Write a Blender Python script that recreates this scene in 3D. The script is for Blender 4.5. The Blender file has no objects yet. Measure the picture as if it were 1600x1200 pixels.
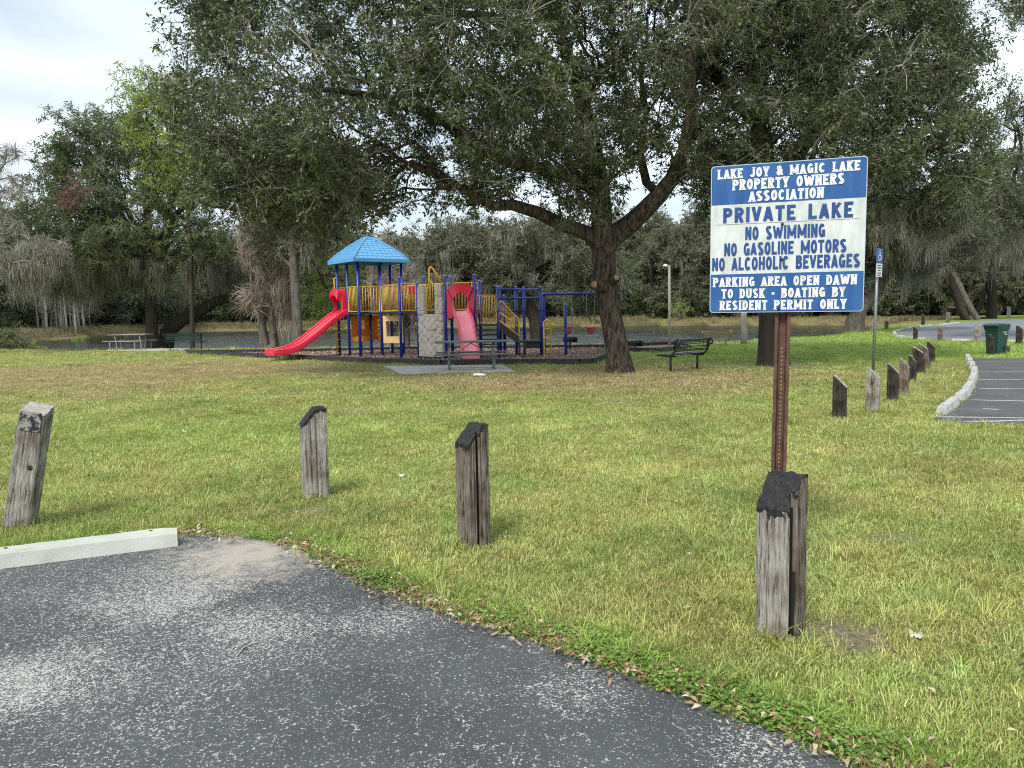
import bpy, math, random
import numpy as np
from mathutils import Vector, Matrix, Euler

random.seed(7)
rng = np.random.default_rng(11)
sc = bpy.context.scene
col = sc.collection
R = math.radians

# ------------------------------------------------------------------ camera
F = 1200.0                                   # focal length in pixels of the 1600 wide photograph
PITCH, ROLL, EYE = math.atan(113 / F), R(1.05), 1.6
fw = Vector((0, math.cos(PITCH), -math.sin(PITCH)))
r0 = Vector((1, 0, 0)); u0 = r0.cross(fw)
rt = math.cos(ROLL) * r0 - math.sin(ROLL) * u0
up = math.sin(ROLL) * r0 + math.cos(ROLL) * u0
cam = bpy.data.objects.new('camera', bpy.data.cameras.new('camera'))
col.objects.link(cam)
m = Matrix((rt, up, -fw)).transposed().to_4x4(); m.translation = (0, 0, EYE)
cam.matrix_world = m
cam.data.sensor_width = 36; cam.data.lens = 36 * F / 1600
cam.data.clip_start = .05; cam.data.clip_end = 3000
sc.camera = cam

# ------------------------------------------------------------------ world, sun, exposure
SUN_EL, SUN_AZ = 52, 205        # direction the light comes from (azimuth clockwise from +Y)
w = bpy.data.worlds.new('World'); sc.world = w; w.use_nodes = True
nt = w.node_tree; nt.nodes.clear()
def N(t, ty, **kw):
    n = t.nodes.new(ty)
    for k, v in kw.items(): setattr(n, k, v)
    return n
out = N(nt, 'ShaderNodeOutputWorld'); bg = N(nt, 'ShaderNodeBackground')
sky = N(nt, 'ShaderNodeTexSky', sky_type='NISHITA', sun_disc=False, sun_elevation=R(SUN_EL), sun_rotation=R(SUN_AZ))
sky.air_density = 1; sky.dust_density = 1.5
tc = N(nt, 'ShaderNodeTexCoord'); mp = N(nt, 'ShaderNodeMapping')
mp.inputs['Scale'].default_value = (1, 1, 2.6); mp.inputs['Location'].default_value = (.35, .1, .1)
n1 = N(nt, 'ShaderNodeTexNoise'); n1.inputs['Scale'].default_value = 2.6; n1.inputs['Detail'].default_value = 7
n1.inputs['Roughness'].default_value = .52; n1.inputs['Distortion'].default_value = .35
r1 = N(nt, 'ShaderNodeValToRGB')
e = r1.color_ramp.elements
e[0].position = .36; e[0].color = (4.7, 5.6, 6.5, 1)
e[1].position = .72; e[1].color = (9.3, 10.0, 10.7, 1)
k = e.new(.47); k.color = (6.0, 6.8, 7.6, 1)
k = e.new(.56); k.color = (7.4, 8.3, 9.0, 1)
mix = N(nt, 'ShaderNodeMix', data_type='RGBA'); mix.inputs[0].default_value = .86
nt.links.new(tc.outputs['Generated'], mp.inputs[0]); nt.links.new(mp.outputs[0], n1.inputs['Vector'])
nt.links.new(n1.outputs['Fac'], r1.inputs[0])
nt.links.new(sky.outputs[0], mix.inputs[6]); nt.links.new(r1.outputs[0], mix.inputs[7])
nt.links.new(mix.outputs[2], bg.inputs[0]); bg.inputs[1].default_value = .075
nt.links.new(bg.outputs[0], out.inputs[0])
sun = bpy.data.objects.new('sun', bpy.data.lights.new('sun', 'SUN')); col.objects.link(sun)
sun.data.energy = 1.7; sun.data.angle = R(17); sun.data.color = (1, .96, .88)
a, el = R(SUN_AZ), R(SUN_EL)
sun.rotation_euler = Vector((-math.sin(a) * math.cos(el), -math.cos(a) * math.cos(el), -math.sin(el))).to_track_quat('-Z', 'Y').to_euler()
sun.location = (0, 0, 30)
sc.view_settings.view_transform = 'Standard'; sc.view_settings.look = 'None'
sc.view_settings.gamma = 1; sc.view_settings.use_curve_mapping = False
sc.view_settings.exposure = 1.08
sc.cycles.max_bounces = 6; sc.cycles.diffuse_bounces = 3; sc.cycles.glossy_bounces = 3
sc.cycles.transmission_bounces = 3; sc.cycles.use_denoising = False; sc.cycles.filter_width = 1.1; sc.cycles.sample_clamp_indirect = 3
sc.cycles.caustics_reflective = False; sc.cycles.caustics_refractive = False

# ------------------------------------------------------------------ ground form
def smooth(a, b, x):
    t = np.clip((np.asarray(x, float) - a) / (b - a), 0, 1); return t * t * (3 - 2 * t)
def fbm(x, y, s, seed=0, oct=3):
    """cheap smooth value noise on arrays, -1..1"""
    x = np.asarray(x, float) / s; y = np.asarray(y, float) / s; tot = 0; amp = 1; nrm = 0
    for o in range(oct):
        xi, yi = np.floor(x).astype(np.int64), np.floor(y).astype(np.int64)
        fx, fy = x - xi, y - yi; fx = fx * fx * (3 - 2 * fx); fy = fy * fy * (3 - 2 * fy)
        def h(i, j):
            n = (i * 374761393 + j * 668265263 + (seed + o) * 974711) & 0x7fffffff
            n = ((n ^ (n >> 13)) * 1274126177) & 0x7fffffff
            return ((n ^ (n >> 16)) & 0xffff) / 32767.5 - 1
        v = (h(xi, yi) * (1 - fx) + h(xi + 1, yi) * fx) * (1 - fy) + (h(xi, yi + 1) * (1 - fx) + h(xi + 1, yi + 1) * fx) * fy
        tot = tot + v * amp; nrm += amp; amp *= .5; x = x * 2.03 + 7.1; y = y * 2.03 + 3.7
    return tot / nrm
LAKE = np.array([(-24, 44), (-12, 41), (0, 38), (5, 37.5), (10, 39), (16, 43), (21, 49), (27, 60), (35, 74), (41, 86), (38, 95),
                 (26, 106), (10, 115), (-15, 125), (-37, 131), (-54, 128), (-57, 107), (-53, 84), (-46, 62), (-38, 52), (-29, 47)], float)
def inside(poly, x, y):
    poly = np.asarray(poly, float); x = np.asarray(x, float); y = np.asarray(y, float); c = np.zeros(x.shape, bool)
    for i in range(len(poly)):
        x1, y1 = poly[i - 1][:2]; x2, y2 = poly[i][:2]
        if y1 == y2: continue
        c ^= ((y1 > y) != (y2 > y)) & (x < (x2 - x1) * (y - y1) / (y2 - y1) + x1)
    return c
def polydist(poly, x, y):
    poly = np.asarray(poly, float); x = np.asarray(x, float); y = np.asarray(y, float); d = np.full(x.shape, 1e9)
    for i in range(len(poly)):
        a = poly[i - 1][:2]; b = poly[i][:2]; ab = b - a
        t = np.clip(((x - a[0]) * ab[0] + (y - a[1]) * ab[1]) / (ab @ ab + 1e-9), 0, 1)
        d = np.minimum(d, np.hypot(x - a[0] - t * ab[0], y - a[1] - t * ab[1]))
    return d
WATER_Z = -.8
def lake(x, y):
    """distance to the waterline and whether the point is in the water"""
    x = np.asarray(x, float); y = np.asarray(y, float)
    xs = x + 1.3 * fbm(x, y, 7, 5); ys = y + 1.3 * fbm(x, y, 7, 9); return polydist(LAKE, xs, ys), inside(LAKE, xs, ys)
def ground(x, y):
    x = np.asarray(x, float); y = np.asarray(y, float)
    d, ins = lake(x, y)
    z = np.where(ins, WATER_Z - .02 - .3 * d, WATER_Z * (1 - smooth(0, 2.6, d)))
    z = np.maximum(z, -3)
    far = np.hypot(x, y)
    z = z + .05 * fbm(x, y, 9, 2) * smooth(10, 18, y) * (~ins) * smooth(0, 3, d)
    z = z + np.where(ins, 0, smooth(130, 330, far) * 5)
    return z
def gz(x, y): return float(ground(np.array([x]), np.array([y]))[0])
def ray(px, py): return (fw * F + (px - 800) * rt + (600 - py) * up).normalized()
def G(px, py, dz=0.):
    """the point of the ground that the photograph shows at a pixel"""
    d = ray(px, py); z = 0.
    for _ in range(12):
        t = (z - EYE) / d.z; p = Vector((0, 0, EYE)) + d * t; z = gz(p.x, p.y)
    return Vector((p.x, p.y, z + dz))
def W(px, py, Y):
    d = ray(float(px), float(py)); return Vector((0, 0, EYE)) + d * float(Y / d.y)

# ------------------------------------------------------------------ materials
MATS = {}
def mat(name, color, rough=.6, metal=0., var=.0, vscale=6., bump=0., bscale=30., spec=.5, stretch=(1, 1, 1), color2=None, coords='Object', coat=0., rampw=.25):
    if name in MATS: return MATS[name]
    m = bpy.data.materials.new(name); m.use_nodes = True; t = m.node_tree; b = t.nodes['Principled BSDF']
    b.inputs['Base Color'].default_value = (*color, 1); b.inputs['Roughness'].default_value = rough
    b.inputs['Metallic'].default_value = metal; b.inputs['Specular IOR Level'].default_value = spec
    b.inputs['Coat Weight'].default_value = coat
    c = N(t, 'ShaderNodeTexCoord'); mpn = N(t, 'ShaderNodeMapping'); mpn.inputs['Scale'].default_value = stretch
    t.links.new(c.outputs[coords], mpn.inputs[0])
    if var or color2:
        n = N(t, 'ShaderNodeTexNoise'); n.inputs['Scale'].default_value = vscale; n.inputs['Detail'].default_value = 6
        n.inputs['Roughness'].default_value = .65
        r = N(t, 'ShaderNodeValToRGB'); r.color_ramp.elements[0].position = .5 - rampw; r.color_ramp.elements[1].position = .5 + rampw
        c2 = color2 or tuple(x * (1 - var) for x in color)
        c1 = color if color2 else tuple(min(1, x * (1 + var)) for x in color)
        r.color_ramp.elements[0].color = (*c2, 1); r.color_ramp.elements[1].color = (*c1, 1)
        t.links.new(mpn.outputs[0], n.inputs['Vector']); t.links.new(n.outputs['Fac'], r.inputs[0]); t.links.new(r.outputs[0], b.inputs['Base Color'])
    if bump:
        n = N(t, 'ShaderNodeTexNoise'); n.inputs['Scale'].default_value = bscale; n.inputs['Detail'].default_value = 5
        bp = N(t, 'ShaderNodeBump'); bp.inputs['Strength'].default_value = 1; bp.inputs['Distance'].default_value = bump
        t.links.new(mpn.outputs[0], n.inputs['Vector']); t.links.new(n.outputs['Fac'], bp.inputs['Height']); t.links.new(bp.outputs[0], b.inputs['Normal'])
    MATS[name] = m; return m

def leaf_mat(name, c1, c2, rough=.42, trans=.25, spec=.5, inst=False):
    m = bpy.data.materials.new(name); m.use_nodes = True; t = m.node_tree; b = t.nodes['Principled BSDF']; o = t.nodes['Material Output']
    oi = N(t, 'ShaderNodeObjectInfo'); r = N(t, 'ShaderNodeValToRGB')
    geo = N(t, 'ShaderNodeNewGeometry'); n = N(t, 'ShaderNodeTexNoise'); n.inputs['Scale'].default_value = .75; n.inputs['Detail'].default_value = 3
    t.links.new(geo.outputs['Position'], n.inputs['Vector'])
    mx = N(t, 'ShaderNodeMath', operation='MULTIPLY_ADD'); mx.inputs[1].default_value = .45
    t.links.new(oi.outputs['Random'], mx.inputs[0])
    ad = N(t, 'ShaderNodeMath', operation='MULTIPLY_ADD'); ad.inputs[1].default_value = 1.4; ad.inputs[2].default_value = -.42
    t.links.new(n.outputs['Fac'], ad.inputs[0]); t.links.new(ad.outputs[0], mx.inputs[2])
    r.color_ramp.elements[0].position = .1; r.color_ramp.elements[1].position = .9
    r.color_ramp.elements[0].color = (*c1, 1); r.color_ramp.elements[1].color = (*c2, 1)
    t.links.new(mx.outputs[0], r.inputs[0]); src = r.outputs[0]
    if inst:
        at = N(t, 'ShaderNodeAttribute', attribute_name='tint', attribute_type='INSTANCER')
        mm = N(t, 'ShaderNodeMix', data_type='RGBA', blend_type='MULTIPLY'); mm.inputs[0].default_value = 1
        t.links.new(src, mm.inputs[6]); t.links.new(at.outputs['Color'], mm.inputs[7]); src = mm.outputs[2]
    t.links.new(src, b.inputs['Base Color'])
    b.inputs['Roughness'].default_value = rough; b.inputs['Specular IOR Level'].default_value = spec
    if trans:
        tr = N(t, 'ShaderNodeBsdfTranslucent'); ms = N(t, 'ShaderNodeMixShader'); ms.inputs[0].default_value = trans
        t.links.new(src, tr.inputs[0]); t.links.new(b.outputs[0], ms.inputs[1]); t.links.new(tr.outputs[0], ms.inputs[2])
        t.links.new(ms.outputs[0], o.inputs[0])
    MATS[name] = m; return m

# ------------------------------------------------------------------ mesh building
class MB:
    def __init__(s): s.v = []; s.f = []; s.m = []; s.sm = []
    def add(s, vs, fs, mi=0, smooth=False):
        o = len(s.v); s.v += [tuple(v) for v in vs]; s.f += [tuple(i + o for i in f) for f in fs]
        s.m += [mi] * len(fs); s.sm += [smooth] * len(fs); return s
    def box(s, c, d, rot=None, mi=0):
        c = Vector(c); h = Vector(d) / 2
        vs = [Vector((x * h.x, y * h.y, z * h.z)) for x in (-1, 1) for y in (-1, 1) for z in (-1, 1)]
        if rot is not None:
            rm = rot if isinstance(rot, Matrix) else Euler(rot).to_matrix(); vs = [rm @ v for v in vs]
        return s.add([v + c for v in vs], [(0, 1, 3, 2), (4, 6, 7, 5), (0, 4, 5, 1), (2, 3, 7, 6), (0, 2, 6, 4), (1, 5, 7, 3)], mi)
    def bbox(s, c, d, rot=None, b=.01, mi=0):
        """box with bevelled edges"""
        c = Vector(c); h = Vector(d) / 2; b = min(b, min(h) * .8); vs = []
        rm = None if rot is None else (rot if isinstance(rot, Matrix) else Euler(rot).to_matrix())
        import bmesh
        bm = bmesh.new(); bmesh.ops.create_cube(bm, size=1)
        for v in bm.verts: v.co = Vector((v.co.x * d[0], v.co.y * d[1], v.co.z * d[2]))
        bmesh.ops.bevel(bm, geom=bm.edges[:], offset=b, segments=2, affect='EDGES', profile=.6)
        bm.verts.index_update()
        vs = [(rm @ v.co if rm else v.co) + c for v in bm.verts]; fs = [[v.index for v in f.verts] for f in bm.faces]; bm.free()
        return s.add(vs, fs, mi, False)
    def tube(s, pts, r, n=8, mi=0, cap=True, closed=False):
        pts = [Vector(p) for p in pts]; k = len(pts); rs = r if hasattr(r, '__len__') else [r] * k
        vs = []; prev = None
        for i, p in enumerate(pts):
            if closed: t = (pts[(i + 1) % k] - pts[i - 1])
            else: t = (pts[min(i + 1, k - 1)] - pts[max(i - 1, 0)])
            t = t.normalized() if t.length > 1e-9 else Vector((0, 0, 1))
            if prev is None:
                x = t.cross(Vector((0, 0, 1)) if abs(t.z) < .9 else Vector((1, 0, 0))).normalized()
            else:
                x = (prev - t * prev.dot(t)).normalized()
            prev = x; y = t.cross(x)
            vs += [p + (x * math.cos(2 * math.pi * j / n) + y * math.sin(2 * math.pi * j / n)) * rs[i] for j in range(n)]
        fs = [(i * n + j, i * n + (j + 1) % n, (i + 1) * n + (j + 1) % n, (i + 1) * n + j) for i in range(k - 1) for j in range(n)]
        if closed: fs += [((k - 1) * n + j, (k - 1) * n + (j + 1) % n, (j + 1) % n, j) for j in range(n)]
        elif cap: fs += [tuple(range(n))[::-1], tuple((k - 1) * n + j for j in range(n))]
        return s.add(vs, fs, mi, True)
    def prism(s, poly, z0, z1, M=None, mi=0):
        """poly of (x, y), extruded from z0 to z1, then moved by M"""
        n = len(poly); vs = [Vector((p[0], p[1], z0)) for p in poly] + [Vector((p[0], p[1], z1)) for p in poly]
        if M: vs = [M @ v for v in vs]
        return s.add(vs, [tuple(range(n))[::-1], tuple(range(n, 2 * n))] + [(i, (i + 1) % n, n + (i + 1) % n, n + i) for i in range(n)], mi)
    def dome(s, c, r, h, n=10, mi=0, k=3):
        vs = []; c = Vector(c)
        for i in range(k):
            a = math.pi / 2 * i / k
            vs += [c + Vector((r * math.cos(a) * math.cos(2 * math.pi * j / n), r * math.cos(a) * math.sin(2 * math.pi * j / n), h * math.sin(a))) for j in range(n)]
        vs.append(c + Vector((0, 0, h)))
        fs = [(i * n + j, i * n + (j + 1) % n, (i + 1) * n + (j + 1) % n, (i + 1) * n + j) for i in range(k - 1) for j in range(n)]
        fs += [((k - 1) * n + j, (k - 1) * n + (j + 1) % n, k * n) for j in range(n)]
        return s.add(vs, fs, mi, True)
    def mesh(s, name, mats):
        me = bpy.data.meshes.new(name); me.from_pydata(s.v, [], s.f)
        for m_ in (mats if isinstance(mats, (list, tuple)) else [mats]): me.materials.append(m_)
        me.polygons.foreach_set('material_index', s.m); me.polygons.foreach_set('use_smooth', s.sm); me.update(); return me
    def build(s, name, mats, parent=None, **kw):
        return link(name, s.mesh(name, mats), parent, **kw)
def link(name, me, parent=None, label=None, cat=None, group=None, kind=None, loc=None):
    o = bpy.data.objects.new(name, me); col.objects.link(o)
    if parent is not None: o.parent = parent
    if loc is not None: o.location = loc
    return tag(o, label, cat, group, kind)
def tag(o, label=None, cat=None, group=None, kind=None):
    if label: o['label'] = label
    if cat: o['category'] = cat
    if group: o['group'] = group
    if kind: o['kind'] = kind
    return o
def empty(name, loc, rz=0, **kw):
    o = bpy.data.objects.new(name, None); col.objects.link(o); o.location = loc; o.rotation_euler = (0, 0, rz); o.empty_display_size = .1
    return tag(o, **kw)
def copy_tree(o, parent=None):
    kids = list(o.children); c = o.copy(); col.objects.link(c)
    if parent is not None: c.parent = parent
    for ch in kids: copy_tree(ch, c)
    return c
def npmesh(name, V, FC, mats, mi=None, smoothed=False):
    """mesh from arrays; FC is an (n, 3) or (n, 4) index array"""
    me = bpy.data.meshes.new(name); V = np.asarray(V, np.float32); FC = np.asarray(FC, np.int32); k = FC.shape[1]
    me.vertices.add(len(V)); me.vertices.foreach_set('co', V.ravel())
    me.loops.add(FC.size); me.loops.foreach_set('vertex_index', FC.ravel())
    me.polygons.add(len(FC)); me.polygons.foreach_set('loop_start', np.arange(len(FC), dtype=np.int32) * k)
    if mi is not None: me.polygons.foreach_set('material_index', np.asarray(mi, np.int32))
    me.polygons.foreach_set('use_smooth', np.full(len(FC), smoothed))
    for m_ in (mats if isinstance(mats, (list, tuple)) else [mats]): me.materials.append(m_)
    me.update(calc_edges=True); return me

# ------------------------------------------------------------------ scatter: leaves, moss and grass instanced from a template inside the same mesh
GN = {}
def scatter_group(nv):
    if nv in GN: return GN[nv]
    g = bpy.data.node_groups.new('scatter_%d' % nv, 'GeometryNodeTree')
    g.interface.new_socket('Geometry', in_out='INPUT', socket_type='NodeSocketGeometry')
    g.interface.new_socket('Geometry', in_out='OUTPUT', socket_type='NodeSocketGeometry')
    gi = N(g, 'NodeGroupInput'); go = N(g, 'NodeGroupOutput'); jn = N(g, 'GeometryNodeJoinGeometry')
    def attr(nm, ty):
        a = N(g, 'GeometryNodeInputNamedAttribute', data_type=ty); a.inputs['Name'].default_value = nm; return a.outputs['Attribute']
    kd = attr('kind_id', 'INT'); ro = attr('rot', 'FLOAT_VECTOR'); sl = attr('scl', 'FLOAT_VECTOR')
    for v in range(nv):
        geos = []
        for val in (v, 100 + v):
            c = N(g, 'FunctionNodeCompare', data_type='INT', operation='EQUAL')
            g.links.new(kd, c.inputs[2]); c.inputs[3].default_value = val
            s_ = N(g, 'GeometryNodeSeparateGeometry', domain='POINT')
            g.links.new(gi.outputs[0], s_.inputs[0]); g.links.new(c.outputs[0], s_.inputs[1]); geos.append(s_.outputs[0])
        ip = N(g, 'GeometryNodeInstanceOnPoints')
        g.links.new(geos[1], ip.inputs['Points']); g.links.new(geos[0], ip.inputs['Instance'])
        g.links.new(ro, ip.inputs['Rotation']); g.links.new(sl, ip.inputs['Scale']); g.links.new(ip.outputs[0], jn.inputs[0])
    g.links.new(jn.outputs[0], go.inputs[0]); GN[nv] = g; return g
def scatter(name, templates, mats, P, rot, scl, var, parent=None, tint=None, **kw):
    """templates: list of (verts, quads, material indices). P: points."""
    nv = len(templates); Vs = []; Fs = []; mi = []; kid = []; o = 0
    for i, (v, f, q) in enumerate(templates):
        Vs.append(v); Fs.append(np.asarray(f) + o); mi.append(q); kid.append(np.full(len(v), i)); o += len(v)
    P = np.asarray(P, float); n = len(P)
    V = np.vstack(Vs + [P]); me = npmesh(name, V, np.vstack(Fs), mats, np.concatenate(mi))
    kid = np.concatenate(kid + [100 + np.asarray(var)]).astype(np.int32)
    scl = np.asarray(scl, float)
    if scl.ndim == 1: scl = np.repeat(scl[:, None], 3, 1)
    a = me.attributes.new('kind_id', 'INT', 'POINT'); a.data.foreach_set('value', kid)
    a = me.attributes.new('rot', 'FLOAT_VECTOR', 'POINT'); a.data.foreach_set('vector', np.vstack([np.zeros((o, 3)), rot]).astype(np.float32).ravel())
    a = me.attributes.new('scl', 'FLOAT_VECTOR', 'POINT'); a.data.foreach_set('vector', np.vstack([np.ones((o, 3)), scl]).astype(np.float32).ravel())
    if tint is not None:
        t = np.ones((o + n, 4)); t[o:, :3] = tint
        a = me.attributes.new('tint', 'FLOAT_COLOR', 'POINT'); a.data.foreach_set('color', t.astype(np.float32).ravel())
    ob = link(name, me, parent, **kw)
    md = ob.modifiers.new('scatter', 'NODES'); md.node_group = scatter_group(nv)
    return ob

def unit(v): return v / (np.linalg.norm(v, axis=-1, keepdims=True) + 1e-9)
def rods(P0, P1, r0_, r1_, n=3):
    """thin tapered prisms as quads"""
    k = len(P0); t = unit(P1 - P0); ref = np.where(np.abs(t[:, 2:3]) < .9, [[0, 0, 1.]], [[1., 0, 0]]); x = unit(np.cross(t, ref)); y = np.cross(t, x)
    V = []; 
    for P, r in ((P0, r0_), (P1, r1_)):
        for j in range(n):
            a = 2 * math.pi * j / n; V.append(P + (x * math.cos(a) + y * math.sin(a)) * np.reshape(r, (-1, 1)) * np.ones((k, 1)))
    V = np.stack(V, 1).reshape(-1, 3)
    b = np.arange(k)[:, None] * 2 * n; Q = []
    for j in range(n): Q.append(np.hstack([b + j, b + (j + 1) % n, b + n + (j + 1) % n, b + n + j]))
    return V, np.vstack(Q)
def leaf_cluster(rad, nleaf, L, Wd, seed, ntwig=9, flat=.7, twig_r=.006, bare=False):
    """a leafy spray: twigs from the centre, folded rhombic leaves along them. material 0 leaf, 1 twig, 2 second leaf"""
    g = np.random.default_rng(seed)
    d = unit(g.normal(size=(ntwig, 3)) * [1, 1, flat]); ln = rad * g.uniform(.65, 1.1, (ntwig, 1))
    mid = d * ln * .5 + g.normal(size=(ntwig, 3)) * rad * .08; end = d * ln + [0, 0, -.12 * rad]
    V1, Q1 = rods(np.vstack([np.zeros((ntwig, 3)), mid]), np.vstack([mid, end]), np.r_[np.full(ntwig, twig_r * 1.4), np.full(ntwig, twig_r)], np.r_[np.full(ntwig, twig_r), np.full(ntwig, twig_r * .4)])
    w_ = g.integers(0, ntwig, nleaf); t = g.uniform(.25, 1.08, (nleaf, 1)) ** .7
    base = np.where(t < .5, mid[w_] * t * 2, mid[w_] + (end[w_] - mid[w_]) * (t * 2 - 1)) + g.normal(size=(nleaf, 3)) * rad * .09
    ax = unit(d[w_] * .6 + g.normal(size=(nleaf, 3)) * .75 + [0, 0, -.45]); nrm = unit(g.normal(size=(nleaf, 3)) + [0, 0, .9]); sd = unit(np.cross(ax, nrm)); nn = np.cross(sd, ax)
    l = L * g.uniform(.65, 1.25, (nleaf, 1)); ww = Wd * g.uniform(.75, 1.25, (nleaf, 1)) * .5
    a0 = base; a1 = base + ax * l * .45 + sd * ww + nn * ww * .35; a2 = base + ax * l - nn * l * .08; a3 = base + ax * l * .45 - sd * ww + nn * ww * .35
    V2 = np.stack([a0, a1, a2, a3], 1).reshape(-1, 3); Q2 = np.arange(nleaf * 4).reshape(-1, 4) + len(V1)
    return np.vstack([V1, V2]), np.vstack([Q1, Q2]), np.r_[np.ones(len(Q1), int), np.where(g.random(nleaf) < .27, 2, 0)]
def moss_clump(n, L, rad, wd, seed):
    g = np.random.default_rng(seed); seg = 6; V = []; Q = []; o = 0
    for i in range(n):
        p = np.array([g.normal() * rad, g.normal() * rad * .6, g.uniform(-.05, .1)]); l = L * g.uniform(.45, 1.05) * max(.25, 1 - .42 * abs(p[0]) / rad); a = g.uniform(0, math.pi); wv = wd * g.uniform(.5, 1.3)
        dr = g.normal(size=2) * .05; pts = []
        conv = -p[:2] * .35
        for s in range(seg + 1):
            t = s / seg
            pts.append(p + [dr[0] * s * l * .4 + conv[0] * t, dr[1] * s * l * .4 + conv[1] * t, -l * t] + np.r_[g.normal(size=2) * .04 * l * (s > 0), 0])
        for s in range(seg + 1):
            t = s / seg; ww = wv * (1 - t ** 1.5 * .85) * (.5 if s == 0 else 1) * g.uniform(.6, 1.25); aa = a + s * .4
            V += [pts[s] + [math.cos(aa) * ww, math.sin(aa) * ww, 0], pts[s] - [math.cos(aa) * ww, math.sin(aa) * ww, 0]]
        Q += [(o + 2 * s, o + 2 * s + 1, o + 2 * s + 3, o + 2 * s + 2) for s in range(seg)]; o += 2 * (seg + 1)
    return np.array(V), np.array(Q), np.zeros(len(Q), int)

# ------------------------------------------------------------------ trees
def grow(init, rad, pts, spacing=.5, bf=.35, arc=.1, seed=0):
    """grow branches from the given limb nodes (list of (pos, parent)) out to pts"""
    g = np.random.default_rng(seed)
    cap = len(init) + sum(1 for _ in pts) * 14 + 10
    P = np.zeros((cap, 3)); par = np.full(cap, -1); pl = np.zeros(cap); n = 0
    for p, q in init:
        P[n] = p; par[n] = q; pl[n] = 0 if q < 0 else pl[q] + np.linalg.norm(P[n] - P[q]); n += 1
    n0 = n; start = max(1, int(n0 * .0)); ok = np.ones(cap, bool)
    for i in range(n0): ok[i] = rad[i] is not None and not (isinstance(rad[i], tuple))
    R0 = [r[0] if isinstance(r, tuple) else r for r in rad]
    order = np.argsort(np.linalg.norm(pts - P[n0 // 3], axis=1) + g.normal(size=len(pts)) * .5)
    tips = []
    for a in pts[order]:
        if n > cap - 16: break
        d = np.linalg.norm(P[:n] - a, axis=1); c = d + bf * pl[:n] + (~ok[:n]) * 1e3
        j = int(np.argmin(c)); k = max(1, min(12, int(math.ceil(d[j] / spacing)))); q = j; v = a - P[j]; L = d[j]
        off = np.cross(v, g.normal(size=3)); off = off / (np.linalg.norm(off) + 1e-9) * L * .08
        pv = P[j] - P[par[j]] if par[j] >= 0 else np.array([0, 0, 1.]); pv = pv / (np.linalg.norm(pv) + 1e-9) * L * .25
        for s in range(1, k + 1):
            t = s / k; b = math.sin(math.pi * t)
            P[n] = P[j] + v * t + np.array([0, 0, arc * L * b]) + off * b + pv * b * (1 - t) + g.normal(size=3) * .035 * min(1, L) * (s < k)
            par[n] = q; pl[n] = pl[q] + L / k; q = n; n += 1
        tips.append(q)
    P = P[:n]; par = par[:n]; cnt = np.zeros(n); ch = [[] for _ in range(n)]
    for i in range(n):
        if par[i] >= 0: ch[par[i]].append(i)
    for i in range(n):
        if not ch[i]: cnt[i] = 1
    for i in range(n - 1, -1, -1):
        if par[i] >= 0: cnt[par[i]] += cnt[i]
    return P, par, ch, cnt, n0, R0
def branch_mesh(name, P, par, ch, cnt, n0, R0, mats, tip=.012, ex=.45, flare=None, rough=.0, seed=0):
    r = tip * cnt ** ex; r[:n0] = np.maximum(R0, np.minimum(r[:n0], R0)) if n0 else r[:n0]
    for i in range(n0, len(P)): r[i] = min(r[i], r[par[i]] * .92)
    V = []; FC = []; o = 0; g = np.random.default_rng(seed)
    stack = [(0, -1)]
    while stack:
        i, p = stack.pop(); chain = ([p] if p >= 0 else []) + [i]
        while ch[i]:
            cs = sorted(ch[i], key=lambda c: -(r[c] + (1 if c < n0 and i < n0 and c == i + 1 else 0)))
            for c in cs[1:]: stack.append((c, i))
            i = cs[0]; chain.append(i)
        pts = P[chain]; rr = r[chain].copy()
        if p >= 0: rr[0] = min(rr[0], rr[1] * 1.15)
        big = rr.max(); k = 16 if big > .2 else 8 if big > .07 else 5 if big > .03 else 3
        t = np.gradient(pts, axis=0) if len(pts) > 1 else np.array([[0, 0, 1.]]); t = unit(t)
        x = np.cross(t[0], [0, 0, 1.] if abs(t[0][2]) < .9 else [1., 0, 0]); x /= np.linalg.norm(x); ang = np.arange(k) * 2 * math.pi / k
        for s in range(len(pts)):
            x = x - t[s] * (x @ t[s]); x /= np.linalg.norm(x) + 1e-9; y = np.cross(t[s], x)
            lump = 1 + (.07 * np.sin(ang * 3 + s * .5) + .05 * np.sin(ang * 5 + s * .8)) * (k > 8)
            V.append(pts[s] + (np.outer(np.cos(ang), x) + np.outer(np.sin(ang), y)) * rr[s] * lump[:, None])
        for s in range(len(pts) - 1):
            a = o + s * k + np.arange(k); b = o + s * k + (np.arange(k) + 1) % k; FC.append(np.stack([a, b, b + k, a + k], 1))
        o += len(pts) * k
    return npmesh(name, np.vstack(V), np.vstack(FC), mats, smoothed=True), r

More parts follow.
